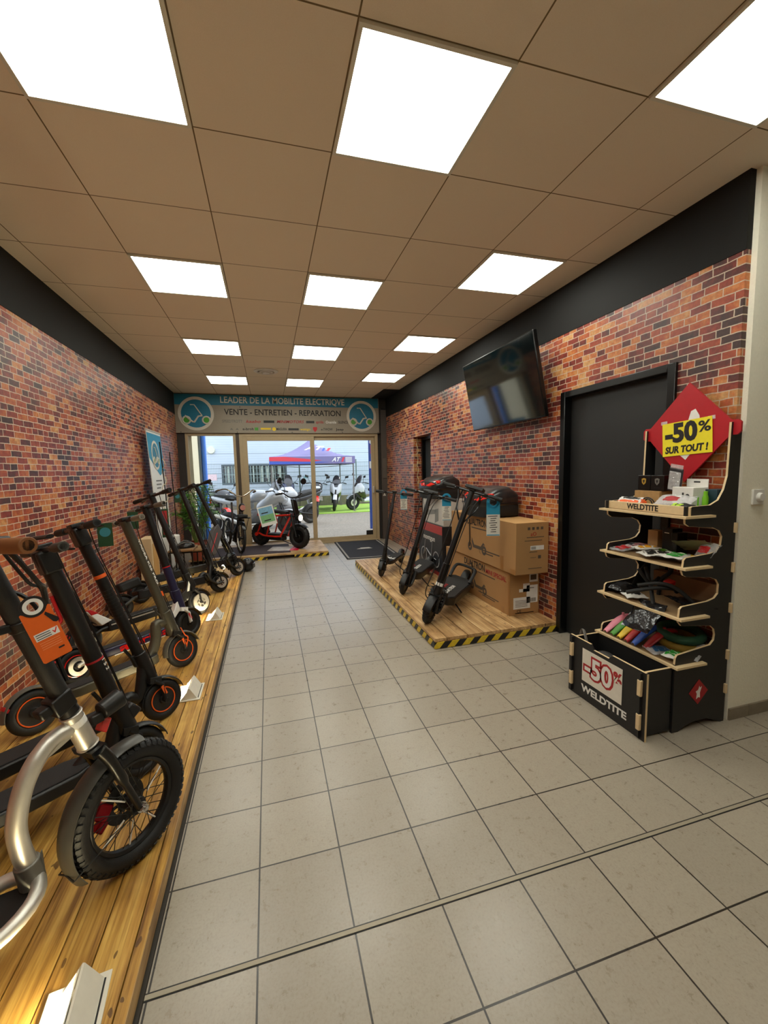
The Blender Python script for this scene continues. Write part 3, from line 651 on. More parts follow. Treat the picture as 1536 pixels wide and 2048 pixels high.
def scooter(name, label, x, y, psi, lean, r=.115, tw=.05, T=(-.3, 1.12), hb=.25, wb=.93, r_stem=.027, stem=BLK, frame=BLK, deckm=GRIP, dw=.165, dz=.15, dth=.055,
            ring=None, rim=BLK, fork='leg', forkm=None, fender=BLK, band=None, knob=0, stemtop=None, headlight=None, disc=None, rearm=None, gripm=BLKM, rear_ring=None, rear_rim=None, group=None, zb=PT, rise=0, sl=.0, back=0, hb_kw={}, cable=BLK, reflector=ORANGE, neck=True):
    t = root(name, (x, y, zb), psi, lean, label, 'scooter', group); forkm = forkm or stem
    K = V((-.045, 0, 2*r+.045)); Tp = V((T[0], 0, T[1])); ax = (Tp-K).normalized()
    C0 = K+ax*.13
    s_ = MB().tube([C0, Tp-ax*.10, Tp-ax*.02, Tp], [r_stem, r_stem, r_stem*1.02, r_stem*1.05] if not stemtop else [r_stem, r_stem, r_stem*stemtop, r_stem*stemtop], 16).build('stem', stem, t, bevel=.002)
    if band:
        for f_, L, m in band: MB().cyl(C0+(Tp-C0)*f_, C0+(Tp-C0)*(f_+L), r_stem+.0012, n=18).build('stem_band', m, s_)
    cl = MB().cyl(K-ax*.03, C0+ax*.015, r_stem*1.28, n=18).obox(C0+V((-.03, 0, -.02)), ax*.035, (0, .012, 0), (.012, 0, 0)).build('head_clamp', frame, t, bevel=.004)
    MB().tube([C0+V((-.045, 0, .01)), C0+V((-.07, .0, .06))], .008, 8).build('folding_latch', DGREY, cl)
    # fork
    fy = tw/2+.014; hub = V((0, 0, r))
    f_ = MB().obox(K-ax*.03, (.03, 0, -.008), (0, fy+.012, 0), (.003, 0, .016))
    for k in (-1, 1):
        f_.tube([K+V((.0, k*fy, -.03)), K*.5+hub*.5+V((.02, k*fy, .01)), hub+V((0, k*fy, 0))], [.017, .015, .017], 10, flat=.7)
    fk = f_.build('fork', forkm, t)
    if reflector:
        for k in (-1, 1): MB().obox(hub*.62+K*.38+V((.014, k*(fy+.0125), .0)), (-.008, 0, .026), (0, .002, 0), (.008, 0, .003)).build('reflector', reflector, fk, bevel=.001)
    MB().cyl(hub-V((0, fy+.02, 0)), hub+V((0, fy+.02, 0)), .012, n=12).build('axle_cap', DGREY, fk)
    wheel(t, 'front_wheel', (0, r), r, tw, rim, ring, disc, knob)
    if fender: MB().arc((0, r), r+.014, -.15+PI*.12, PI*1.02, tw*.62, .004, 20, .008).build('front_fender', fender, t)
    # deck
    s0, s1 = -.2, -(wb-r-.03)
    if neck: MB().tube(crv([C0-ax*.05, K+V((-.07, 0, -.09)), (-.17, 0, dz+.02), (-.24, 0, dz-dth*.5)], 5), [.03]*16, 12).build('neck', frame, t)
    out = [(s0+.02, .0), (s0, dw*.32), (s0-.06, dw*.5), (s1+.05, dw*.5), (s1, dw*.36), (s1, -dw*.36), (s1+.05, -dw*.5), (s0-.06, -dw*.5), (s0, -dw*.32)]
    dk = MB().prism(out, (0, 0, dz-dth), (1, 0, 0), (0, 1, 0), (0, 0, dth)).build('deck', frame, t, bevel=.008)
    MB().prism([(p*.985-.003, q*.86) for p, q in out], (0, 0, dz+.0005), (1, 0, 0), (0, 1, 0), (0, 0, .003)).build('grip_mat', deckm, dk, smooth=0)
    # rear
    rw_ = wheel(t, 'rear_wheel', (-wb, r), r, tw, rear_rim or rim, rear_ring or ring, None, knob)
    b = MB()
    for k in (-1, 1): b.tube([(s1+.04, k*.05, dz-dth*.5), (s1-.04, k*fy, (dz+r)*.5), (-wb, k*fy, r)], .013, 8, flat=1.3)
    b.cyl((-wb, -fy-.015, r), (-wb, fy+.015, r), .01, n=12); b.build('rear_arm', rearm or frame, t)
    fd = MB().arc((-wb, r), r+.016, PI*.12, PI*1.0, tw*.64, .004, 20, .01).build('rear_fender', fender or frame, t)
    MB().obox((-wb-r*.92, 0, r*1.55), (.006, 0, .008), (0, .022, 0), (-.01, 0, .012)).build('tail_light', RED, fd, bevel=.003)
    h = bars(t, T, hb, gripm=gripm, rise=rise, back=back, **hb_kw)
    if headlight: MB().cyl(Tp-ax*headlight+V((.015, 0, 0)), Tp-ax*headlight+V((.06, 0, .01)), .02, .024, 16).build('headlight', BLK, t)
    b = MB()
    for k in (-1, 1): b.tube(crv([Tp+V((.02, k*.09, -.005)), Tp+V((.05, k*.05, -.09)), Tp-ax*.22+V((.04, k*.012, 0)), K+ax*.16+V((.045, k*.01, 0)), K+V((.03, k*.02, 0))], 5), .003, 6)
    b.build('brake_cable', cable, t)
    stand(t, -.42, dz-dth, dw*.4, .2, lean)
    return t, K, Tp, ax
S_ = [('UP', 0)]
def along(t, s, size, mat, K, Tp, ax, f, side=-1, r=.028, w=None, name='lettering', bold=0, turn=0):
    """lettering running down the stem on its right-front side"""
    c = K+(Tp-K)*f; n = V((math.cos(turn)*ax.z, side*1.0, 0)).normalized(); n = (n-ax*n.dot(ax)).normalized()
    return text(name, s, size, mat, t, c+n*(r+.0005), -ax, n.cross(-ax), width=w, bold=bold)
# ------------------------------------------------------------------ left row of scooters, near to far
# S2 black scooter beside the silver framed one
t, K, Tp, ax = scooter('kick_scooter', 'black scooter with thick stem and red hook, directly behind the silver framed one', -.625, 2.03, 38, 9, r=.112, tw=.05, T=(-.24, 1.1), hb=.27, r_stem=.034, stemtop=1.25, dz=.19, dth=.05, dw=.2, wb=1.0, gripm=M('worn dark grip', (58, 54, 46), .6), reflector=None, band=[(.27, .012, REDINK)], deckm=GRIP)
MB().tube(crv([Tp-ax*.2+V((-.04, 0, 0)), Tp-ax*.27+V((-.043, 0, 0)), Tp-ax*.31+V((-.045, 0, 0)), Tp-ax*.33+V((-.06, 0, .008)), Tp-ax*.31+V((-.07, 0, .01))]), .007, 8).build('bag_hook', RED, t)
MB().obox(Tp-ax*.05+V((.0, 0, 0)), ax*.05, (0, .045, 0), (.035, 0, .01)).build('stem_head', BLK, t, bevel=.01)
along(t, '1 S 2', .03, WPRINT, K, Tp, ax, .35, r=.035)
MB().obox((-.02, 0, .31), (.03, 0, .02), (0, .028, 0), (-.02, 0, .025)).build('headlight', DGREY, t, bevel=.01)
# S3 black with orange line wheels
t, K, Tp, ax = scooter('kick_scooter', 'black scooter with orange stem ring and orange rim line beside the middle wedge lamp', -.635, 2.5, 42, 10, r=.112, T=(-.27, 1.14), hb=.24, r_stem=.028, stemtop=1.2, ring=ORANGE, band=[(.63, .025, ORANGE)], rim=M('black rim cover', (32, 30, 30), .4), dz=.18, wb=.98, dw=.19, forkm=BLKM)
MB().obox(Tp-ax*.045, ax*.05, (0, .04, 0), (.03, 0, .01)).build('stem_head', BLK, t, bevel=.01)
b = MB()
for k in range(9): b.cyl(K+(Tp-K)*(.42+.022*k), K+(Tp-K)*(.428+.022*k), .0295, n=14)
b.build('stem_pattern', DGREY, t)
MB().obox(K+ax*.1+V((-.03, 0, .06)), (.0, 0, .022), (0, .012, 0), (.01, 0, 0)).build('cable_guide', BLK, t)
# Y olive grey
t, K, Tp, ax = scooter('kick_scooter', 'olive grey electric scooter lettered YADEA KS5 PRO with bright orange wheel rings', -.648, 3.17, 44, 10.5, r=.12, T=(-.23, 1.1), hb=.22, r_stem=.031, stem=OLIVE, frame=OLIVE, ring=ORANGE, rim=M('dark rim', (40, 38, 36), .4), fender=M('grey fender', (92, 90, 82), .4), dz=.17, wb=.88, gripm=M('worn grey grip', (128, 118, 102), .6), forkm=DGREY, neck=False)
MB().tube(crv([K+V((.045, -.03, .0)), K+V((.06, -.045, -.06)), (.03, -.05, .2), (.0, -.05, .13)], 6), .004, 6).build('front_cable', ORANGE, t)
MB().tube(crv([K+ax*.2, K+ax*.08+V((-.03, 0, 0)), (-.15, 0, .36), (-.17, 0, .26), (-.22, 0, .17), (-.27, 0, .14)], 5), [.03]*10+[.034]*16, 14).build('curved_downtube', OLIVE, t)
along(t, 'YADEA KS5 PRO', .045, WPRINT, K, Tp, ax, .62, r=.033, w=.34, bold=.0005)
MB().obox(K+ax*.28+V((.03, -.012, 0)), ax*.018, (0, .008, 0), (.006, 0, 0)).build('reflector', ORANGE, t)
# A aprilia
t, K, Tp, ax = scooter('kick_scooter', 'scooter with white fork, navy lower stem and aprilia lettering on its deck', -.706, 3.76, 47, 11, r=.117, T=(-.17, 1.14), hb=.24, r_stem=.031, stem=BLK, frame=NAVY, forkm=WHITE, reflector=RED, wb=.87, dz=.165, dth=.06, ring=None, rear_ring=REDL, rear_rim=DGREY, band=[(.0, .3, NAVY), (.3, .012, RED)], neck=False, rearm=ALU, gripm=M('grey rubber grip', (104, 98, 88), .6))
MB().prism([(-.05, .38), (-.02, .28), (-.08, .24), (-.16, .17), (-.24, .13), (-.24, .17), (-.12, .26)], (0, -.03, 0), (1, 0, 0), (0, 0, 1), (0, .06, 0)).build('neck', WHITE, t, bevel=.006)
text('lettering', 'aprilia', .075, REDL, t, (-.42, -.0835, .137), (1, 0, 0), (0, 0, 1), width=.4, bold=.002)
MB().box(-.66, -.22, -.085, -.082, .101, .107).build('white_line', WHITE, t, smooth=0)
MB().lathe((-.87, -.045, .117), (0, -1, 0), [(.035, 0), (.062, 0), (.062, .003), (.035, .003), (.035, 0)], 28, False).build('brake_disc', ALU, t)
# F long one with seat box
t, K, Tp, ax = scooter('kick_scooter', 'large black scooter with a pale front disc and red and white rear kick pad', -.705, 4.33, 46, 13, r=.122, T=(-.24, 1.22), hb=.29, r_stem=.027, dz=.21, dth=.075, wb=1.02, disc=(.085, -.045), rim=ALU, reflector=None, neck=True, dw=.19)
MB().prism([(-.04, .42), (-.0, .3), (-.09, .2), (-.2, .15), (-.3, .14), (-.24, .22), (-.12, .28)], (0, -.028, 0), (1, 0, 0), (0, 0, 1), (0, .056, 0)).build('gusset', DGREY, t, bevel=.006)
MB().prism([(-.06, .4), (-.035, .4), (-.09, .26), (-.115, .26)], (0, -.03, 0), (1, 0, 0), (0, 0, 1), (0, .06, 0)).build('white_panel', WHITE, t, bevel=.002)
k_ = MB().prism([(-.84, .22), (-.98, .34), (-1.01, .34), (-.92, .2)], (0, -.085, 0), (1, 0, 0), (0, 0, 1), (0, .17, 0)).build('kick_pad', WHITE, t, bevel=.006)
MB().prism([(-.925, .302), (-.978, .347), (-1.005, .347), (-.98, .3)], (0, -.087, 0), (1, 0, 0), (0, 0, 1), (0, .174, 0)).build('red_end', RED, k_, bevel=.004)
MB().obox((-1.02, 0, .29), (.04, 0, 0), (0, .055, 0), (0, 0, .035)).build('rear_box', BLKM, t, bevel=.015)
MB().box(-.86, -.24, -.097, -.094, .18, .19).build('silver_line', ALU, t, smooth=0)
# G
def heavy(name, label, x, y, psi, lean, r, tw, T, hb, wb, knob=0, glow=False, rim=BLK, wide=.2, springs=True, zb=PT, brand=None, extra=None, dz=.22):
    t, K, Tp, ax = scooter(name, label, x, y, psi, lean, r=r, tw=tw, T=T, hb=hb, wb=wb, r_stem=.026, dz=dz, dth=.085, dw=wide, knob=knob, rim=rim, reflector=None, zb=zb, hb_kw=dict(R=.014, gl=.12), disc=(.065, -tw/2-.02))
    b = MB()
    for k in (-1, 1):
        y_ = k*(tw/2+.026)
        b.tube([(-.16, y_, 2*r+.02), (-.13, y_, r+.05), (-.06, y_, r-.005), (0, y_, r)], .016, 8, flat=1.3)
    b.build('swing_arm', DGREY, t)
    if springs:
        b = MB()
        for k in (-1, 1): spring(b, (-.05, k*(tw/2+.03), r+.03), K+V((-.02, k*(tw/2+.03), .06)), .018, .004)
        b.build('spring', BLKP, t)
    b = MB()
    for k in (-1, 1): b.tube(crv([Tp+V((.03, k*.12, -.01)), Tp+V((.12, k*.07, -.16)), K+ax*.3+V((.1, k*.06, .0)), K+V((.11, k*.07, .02)), K+V((.06, k*.04, -.08)), (.0, k*(tw/2+.03), r+.05)], 6), .0045, 6)
    b.build('brake_hose', BLK, t)
    MB().cyl(C0_(K, ax), C0_(K, ax)+ax*.16, .034, n=16).build('stem_collar', BLKP, t, bevel=.004)
    if glow:
        g = MB().cyl((.06, 0, 2*r+.05), (.09, 0, 2*r+.055), .018, .022, 16).build('headlight', BLK, t)
        MB().cyl((.09, 0, 2*r+.055), (.096, 0, 2*r+.056), .026, n=16).build('lit_lens', M('lit lamp lens', (255, 240, 190), .3, emis=((255, 226, 150), 160)), g)
    return t, K, Tp, ax
def C0_(K, ax): return K+ax*.11
t, K, Tp, ax = heavy('kick_scooter', 'black dual suspension scooter on the left platform with its small front lamp lit', -.602, 5.1, 38, 13, .112, .07, (-.24, 1.24), .29, 1.05, glow=True, rim=M('dark red rim', (78, 26, 24), .4), wide=.22, dz=.23)
MB().obox((-.95, 0, .31), (.1, 0, .02), (0, .06, 0), (-.01, 0, .045)).build('seat_bag', BLKM, t, bevel=.02)
# H tall seated e-moped scooter at the end
t, K, Tp, ax = heavy('kick_scooter', 'tall black scooter with a grey battery box at the far end of the left platform', -.45, 5.85, 44, 14, .115, .055, (-.34, 1.27), .3, 1.3, rim=DGREY, wide=.2, dz=.26)
MB().prism([(-.17, .74), (-.13, .62), (-.3, .34), (-.42, .34), (-.27, .66)], (0, -.045, 0), (1, 0, 0), (0, 0, 1), (0, .09, 0)).build('battery_box', M('grey battery case', (74, 72, 74), .35), t, bevel=.012)
MB().tube([(-.22, -.05, .62), (-.37, -.05, .38)], .005, 6).build('red_stripe', RED, t)
MB().ball((-.06, 0, .27), (.09, .05, .07), 14, 8).build('lamp_pod', BLKP, t)

# ------------------------------------------------------------------ S1 : silver framed fat wheel scooter
t = root('fat_wheel_scooter', (-.52, 1.57, PT), 51.5, 4, 'large silver framed scooter with a fat spoked front wheel, nearest on the left platform', 'scooter')
R1 = .21; TW = .062
w = wheel(t, 'front_wheel', (0, R1), R1, TW, rim=BLK, solid=False, spokes=32, disc=(.075, .04), discm=DGREY)
b = MB(); ks = 52
for k in range(ks):
    a = 2*PI*k/ks; e = V((math.cos(a), 0, math.sin(a))); tt = V((-math.sin(a), 0, math.cos(a)))
    for sg in (-1, 1):
        for ph in (.35, .95):
            nn = e*math.cos(ph)+V((0, sg*math.sin(ph), 0)); q = V((0, 0, R1))+e*(R1-TW/2)+nn*(TW/2+.0005)
            sd = (V((0, sg, 0))*math.cos(ph)-e*math.sin(ph)); b.obox(q, (tt*.8+sd*(.5 if ph < .5 else -.3))*.0075, sd*.007, nn*.0022)
b.build('tread', RUB, w)
for a in (.35, 2.3, 3.6, 5.2, 4.4): MB().tube([(.05*math.cos(a), -.02, R1+.05*math.sin(a)), (.135*math.cos(a+.1), -.004, R1+.135*math.sin(a+.1))], .0028, 6).build('spoke_reflector', WPRINT, w)
MB().cyl((0, -.08, R1), (0, .08, R1), .007, n=12).cyl((0, -.058, R1), (0, -.072, R1), .014, n=6).cyl((0, -.05, R1), (0, -.056, R1), .018, n=16).build('axle', CHROME, w)
MB().obox((-.075, .05, R1+.015), (.018, 0, .02), (0, .016, 0), (-.02, 0, .02)).obox((-.085, .05, R1-.03), (.016, 0, .012), (0, .014, 0), (-.01, 0, .014)).build('brake_caliper', M('red anodised metal', (150, 16, 30), .25, .6), t, bevel=.005)
A1 = V((-.297+.109, 0, .655)).normalized(); CR_ = V((-.109, 0, .495))
fy = TW/2+.022
b = MB().obox(CR_-A1*.005, (.024, 0, .005), (0, fy, 0), A1*.012)
for k in (-1, 1): b.tube(crv([CR_+V((.0, k*fy, -.0)), CR_+V((.03, k*fy, -.06)), (-.045, k*fy, .33), (-.006, k*fy, R1)], 5), [.019]*5+[.018]*5+[.012]*6, 12)
b.build('fork', BLKP, t)
MB().cyl(CR_+A1*.01, CR_+A1*.145, .03, n=24).torus(CR_+A1*.012, A1, .029, .004, 24, 6).torus(CR_+A1*.143, A1, .029, .004, 24, 6).build('head_tube', ALU, t)
MB().cyl(CR_+A1*.1, CR_+A1*.122, .0308, n=24).build('white_sticker', WPRINT, t, smooth=0)
MB().cyl(CR_+A1*.145, CR_+A1*.19, .029, .026, 20).obox(CR_+A1*.2+V((-.01, 0, 0)), A1*.03, (0, .03, 0), (.03, 0, .012)).obox(CR_+A1*.2+V((-.055, 0, -.01)), A1*.016, (0, .02, 0), (.018, 0, .004)).build('folding_clamp', BLK, t, bevel=.006)
TP = CR_+A1*.74
sm = MB().cyl(CR_+A1*.2, CR_+A1*.74, .0265, n=20).build('stem', BLKM, t)
MB().cyl(CR_+A1*.47, CR_+A1*.5, .031, n=18).obox(CR_+A1*.485+V((-.04, 0, 0)), A1*.012, (0, .012, 0), (.018, 0, 0)).build('height_clamp', BLK, sm, bevel=.003)
# curved silver main tube, then flat ring frame around the deck
mt = crv([CR_+A1*.1+V((-.01, 0, 0)), (-.217, 0, .58), (-.284, 0, .51), (-.321, 0, .41), (-.322, 0, .33), (-.31, 0, .262)], 7)
MB().tube(mt, [.024]*10+[.0255]*26, 18).build('main_tube', ALU, t)
MB().prism([(-.13, .57), (-.19, .565), (-.24, .535), (-.19, .55)], (0, -.006, 0), (1, 0, 0), (0, 0, 1), (0, .012, 0)).build('gusset', ALU, t)
rg = []
for a in range(0, 181, 15): rg.append((-.415+.115*math.sin(math.radians(a)), -.1*math.cos(math.radians(a)), .205+.015*math.sin(math.radians(a))))
ring = [(-1.1, -.1, .18), (-.75, -.1, .19), (-.55, -.1, .2)]+rg+[(-.55, .1, .2), (-.75, .1, .19), (-1.1, .1, .18)]
MB().tube(ring, .02, 14).build('deck_ring', ALU, t)
MB().cyl((-.313, 0, .28), (-.306, 0, .205), .032, n=20).obox((-.285, 0, .235), (.012, 0, .02), (0, .004, 0), (.0, 0, .03)).build('lower_joint', M('cast grey metal', (128, 126, 118), .45, .7), t, bevel=.004)
dk = MB().prism([(-1.1, -.088), (-.43, -.092), (-.37, -.078), (-.325, -.04), (-.312, 0), (-.325, .04), (-.37, .078), (-.43, .092), (-1.1, .088)], (0, 0, .178), (1, 0, 0), (0, 1, 0), (0, 0, .02)).build('deck', BLKM, t, bevel=.004)
MB().box(-.75, -.7, -.06, -.055, .1985, .1992).build('white_mark', WPRINT, dk, smooth=0)
wheel(t, 'rear_wheel', (-1.3, .2), .2, .06, rim=BLK, solid=False, spokes=28)
MB().tube([(-1.08, -.1, .18), (-1.3, -.06, .2)], .014, 8).tube([(-1.08, .1, .18), (-1.3, .06, .2)], .014, 8).build('rear_arm', ALU, t)
MB().arc((0, R1), R1+.022, PI*.42, PI*1.17, TW*.62, .003, 26, .014).build('front_fender', M('charcoal fender', (62, 60, 54), .35), t)
MB().tube([(-.225, -TW*.62, .14), (-.226, 0, .15), (-.225, TW*.62, .14)], .003, 6).tube([(-.225, -TW*.62, .14), (0, -.05, R1)], .002, 5).tube([(-.225, TW*.62, .14), (0, .05, R1)], .002, 5).build('fender_stay', DGREY, t)
MB().cyl((-.06, 0, .59), (.01, 0, .605), .03, .034, 20).obox((-.075, 0, .575), (.02, 0, 0), (0, .012, 0), (0, 0, .016)).build('headlight', DGREY, t, bevel=.004)
MB().obox((-.045, .02, .535), (.012, 0, .02), (0, .014, 0), (-.012, 0, .01)).build('horn', REDL, t, bevel=.004)
h = bars(t, (TP.x, TP.z), .25, R=.014, gripm=M('brown cork grip', (122, 74, 34), .55), gl=.13, gr=.021, display=False, levers=False)
MB().tube([(TP.x+.03, -.1, TP.z+.0), (TP.x+.06, -.16, TP.z+.01), (TP.x+.05, -.25, TP.z+.015)], [.009, .01, .01], 8, flat=.6).build('brake_lever', BLK, h)
MB().obox((TP.x+.01, -.09, TP.z+.005), (.02, 0, 0), (0, .03, 0), (0, 0, .02)).obox((TP.x+.0, .02, TP.z+.03), (.03, 0, 0), (0, .03, 0), (0, 0, .015)).build('control', BLK, h, bevel=.008)
b = MB()
for k, (dy, m) in enumerate(((-.09, .09), (-.07, .1), (-.05, .085))): b.tube(crv([TP+V((.03, dy, -.01)), TP+V((m, dy*.9, -.12)), CR_+A1*.52+V((.07, dy*.3, .05)), CR_+A1*.4+V((.05, 0, 0)), CR_+A1*.26+V((.035, 0, 0))], 6), .005 if k else .007, 8)
b.tube(crv([TP+V((-.01, .18, -.02)), TP+V((.02, .1, -.1)), CR_+A1*.52+V((.05, .02, .03)), CR_+A1*.4+V((.05, .0, 0))], 6), .006, 8)
b.build('brake_cable', BLK, t)
# orange card on its cables
def card_frame(o, n, upv):
    n = V(n).normalized(); v = V(upv).normalized(); v = (v-n*v.dot(n)).normalized(); return V(o), v.cross(n), v, n
p = V((-.606, 1.262, 1.124)); o_, u_, v_, n_ = card_frame(p, (.52, -.80, .08), (-.26, -.1, 1))
t = root('hang_tag', tuple(p), label='orange hang tag with a magnifying glass picture on the silver framed scooter', cat='tag'); t.scale = (.74, .74, .74)
q = lambda x, y, k=0: u_*x+v_*y+n_*k
pts = [(-.045, -.185), (-.04, -.19), (.04, -.19), (.045, -.185), (.045, .005), (.04, .008), (.02, -.01), (0, -.016), (-.02, -.01), (-.04, .008), (-.045, .005)]
MB().prism(pts, (0, 0, 0), u_, v_, n_*.0012).build('card', M('orange card', (226, 98, 20), .55), t, smooth=0)
MB().lathe(q(0, .02, .0012), n_, [(.029, 0), (.038, 0), (.038, .002), (.029, .002), (.029, 0)], 32, False).prism([(.018, -.022), (.024, -.014), (.05, -.05), (.05, -.06), (.04, -.064), (.032, -.058)], (0, 0, 0), u_, v_, n_*.0025).build('magnifier_print', INK, t)
MB().lathe(q(0, .02, .0012), n_, [(.017, 0), (.029, 0), (.029, .0022), (.017, .0022), (.017, 0)], 32, False).build('white_ring', WPRINT, t, smooth=0)
MB().prism([(-.035, -.105), (.036, -.105), (.036, -.078), (-.035, -.078)], (0, 0, 0), u_, v_, n_*.002).build('white_label', WPRINT, t, smooth=0)
b = MB()
for k in range(3): b.prism([(-.031, -.085-.008*k), (.012, -.085-.008*k), (.012, -.0825-.008*k), (-.031, -.0825-.008*k)], (0, 0, 0), u_, v_, n_*.0025)
b.prism([(.012, -.16), (.03, -.16), (.03, -.154), (.012, -.154)], (0, 0, 0), u_, v_, n_*.0018); b.build('print_lines', INK, t, smooth=0)
MB().prism([(.017, -.088), (.023, -.1), (.034, -.081), (.031, -.08), (.023, -.093), (.019, -.086)], (0, 0, 0), u_, v_, n_*.0026).build('tick_mark', REDL, t, smooth=0)
b = MB()
for k in range(4): b.prism([(-.03, -.117-.008*k), (.03, -.117-.008*k), (.03, -.1155-.008*k), (-.03, -.1155-.008*k)], (0, 0, 0), u_, v_, n_*.0018)
b.build('small_print', M('pale orange print', (240, 160, 110), .6), t, smooth=0)

# ------------------------------------------------------------------ right platform scooters
def price_tag(t, l, label, z0, T, big=1.0, n=(-.33, -.94, 0)):
    p = wpt(t, (T[0]+.0, l, T[1])); p.z = z0
    g = root('price_tag', tuple(p), label=label, cat='tag', group=None)
    n = V(n).normalized(); u = V((0, 0, 1)).cross(-n).normalized(); v = V((0, 0, 1)); u = v.cross(n)
    MB().lathe((0, 0, 0), n, [(.02*big, 0), (.037*big, 0), (.037*big, .0012), (.02*big, .0012), (.02*big, 0)], 28, False).prism([(-.037*big, -.0), (-.037*big, -.07*big), (.037*big, -.07*big), (.037*big, .0), (.02*big, -.01), (.015*big, -.026*big), (-.015*big, -.026*big), (-.02*big, -.01)], (0, 0, 0), u, v, n*.0012).build('blue_top', BLUE, g, smooth=0)
    MB().prism([(-.037*big, -.07*big), (-.037*big, -.19*big), (.037*big, -.19*big), (.037*big, -.07*big)], (0, 0, 0), u, v, n*.0012).build('white_card', M('handwritten card', (214, 210, 198), .6, var=.05), g, smooth=0)
    b = MB()
    random.seed(len(label))
    for k in range(8):
        y = (-.082-.0125*k)*big; w = random.uniform(.012, .03)*big; x0 = random.uniform(-.006, .003)*big
        b.prism([(x0-w, y), (x0+w, y+.002), (x0+w, y+.0055*big), (x0-w, y+.0035*big)], (0, 0, 0), u, v, n*.0018)
    b.build('writing_marks', INK, g, smooth=0)
    MB().prism([(-.035*big, -.188*big), (.035*big, -.188*big), (.035*big, -.183*big), (-.035*big, -.183*big)], (0, 0, 0), u, v, n*.0018).build('blue_edge', BLUE, g, smooth=0)
    return g
t, K, Tp, ax = scooter('kick_scooter', 'small slim black scooter farthest on the right platform with white deck marks', 1.371, 5.12, -125, 6, r=.096, tw=.042, T=(-.27, 1.087), hb=.26, wb=.85, r_stem=.018, dw=.14, dz=.17, dth=.05, reflector=None, back=0)
text('lettering', '7K', .12, WPRINT, t, (-.36, 0, .1745), (0, -1, 0), (1, 0, 0), bold=.003)
price_tag(t, .13, 'blue and white price tag hanging on the farthest scooter of the right platform', 1.17, (-.27, 1.087), 1.2)
t, K, Tp, ax = heavy('kick_scooter', 'black scooter standing second on the right platform, with folding hinge and ribbed deck', 1.395, 4.3, -128, 13, .114, .05, (-.28, 1.13), .305, .97, wide=.21, springs=False)
text('lettering', 'DUALTRON', .05, WPRINT, t, (-.42, .0, .226), (-1, 0, 0), (0, -1, 0), width=.2, bold=.001)
text('lettering', 'POP', .04, REDINK, t, (-.42, -.05, .226), (-1, 0, 0), (0, -1, 0))
MB().obox(Tp+V((-.03, 0, .03)), (.05, 0, .01), (0, .09, 0), (-.006, 0, .012)).build('throttle_display', BLK, t, bevel=.006)
price_tag(t, .19, 'blue and white price tag hanging on the middle scooter of the right platform', 1.15, (-.28, 1.13), 1.35)
t, K, Tp, ax = heavy('kick_scooter', 'black off road scooter with knobbly tyre, nearest on the right platform', 1.335, 3.403, -134, 15.5, .124, .06, (-.3, 1.222), .285, 1.02, knob=26, wide=.26)
text('lettering', 'DUALTRON', .05, WPRINT, t, (-.4, .02, .226), (-1, 0, 0), (0, -1, 0), width=.24, bold=.001)
text('lettering', 'MINI', .045, REDINK, t, (-.43, -.045, .226), (-1, 0, 0), (0, -1, 0), width=.13)
MB().obox(Tp+V((-.0, .02, .035)), (.045, 0, .012), (0, .085, 0), (-.008, 0, .014)).build('wide_display', BLK, t, bevel=.006)
MB().tube(crv([(-.74, -.11, .23), (-.86, -.11, .32), (-.92, -.07, .335), (-.92, .07, .335), (-.86, .11, .32), (-.74, .11, .23)], 5), .018, 10, flat=.7).build('rear_loop_handle', BLKM, t)
MB().cyl(K+(Tp-K)*.06, K+(Tp-K)*.09, .036, n=18).build('white_collar', WPRINT, t)
MB().tube(crv([Tp+V((.01, -.08, 0)), Tp+V((.02, -.1, -.1)), Tp-ax*.2+V((.01, -.07, 0)), Tp-ax*.3, Tp-ax*.2+V((.01, .07, 0)), Tp+V((.02, .1, -.1)), Tp+V((.01, .08, 0))], 5), .008, 8).build('bar_brace', BLKP, t)
price_tag(t, .2, 'blue and white price tag hanging on the nearest scooter of the right platform', 1.17, (-.3, 1.222), 1.6)
# ------------------------------------------------------------------ boxes on the right platform
def carton(name, x0, x1, y0, y1, z0, z1, mat, label, lid=True):
    t = root(name, ((x0+x1)/2, (y0+y1)/2, z0), label=label, cat='box')
    w, l, h = (x1-x0)/2, (y1-y0)/2, z1-z0
    MB().box(-w, w, -l, l, 0, h).build('carton', mat, t, bevel=.004)
    return t, w, l, h
def kick_draw(t, x, y, z, sc, m, name='scooter_picture', dirn=1):
    """printed outline of a kick scooter on a face x = const, facing -x"""
    b = MB(); P = lambda a, c: (x-.001, y-a*sc*dirn, z+c*sc)
    b.torus(P(0, .13), (1, 0, 0), .1*sc, .04*sc, 24, 6, .03).torus(P(.9, .13), (1, 0, 0), .1*sc, .04*sc, 24, 6, .03)
    b.tube([P(.0, .12), P(.04, .35), P(.02, .98)], .045*sc, 6, flat=.05).tube([P(-.02, .95), P(.06, .99)], .02*sc, 6, flat=.05)
    b.prism([(.12, .3), (.22, .12), (.72, .12), (.85, .28), (.95, .3), (.85, .36), (.7, .22), (.28, .22), (.14, .42)], (x, y, z), (0, -sc*dirn, 0), (0, 0, sc), (-.0015, 0, 0))
    b.tube([P(.6, .12), P(.68, 0)], .008*sc, 5, flat=.1); return b.build(name, m, t)
CPR = M('grey print on cardboard', (84, 72, 60), .7)
t, w, l, h = carton('cardboard_box', 2.115, 2.43, 3.29, 4.72, PT, .505, CARD, 'large brown cardboard box lettered DUALTRON MINI SPECIAL, lower of the two at the wall')
text('lettering', 'DUALTRON', .1, INK, t, (-w-.001, -.02, .345), (0, -1, 0), (0, 0, 1), width=.46, bold=.002)
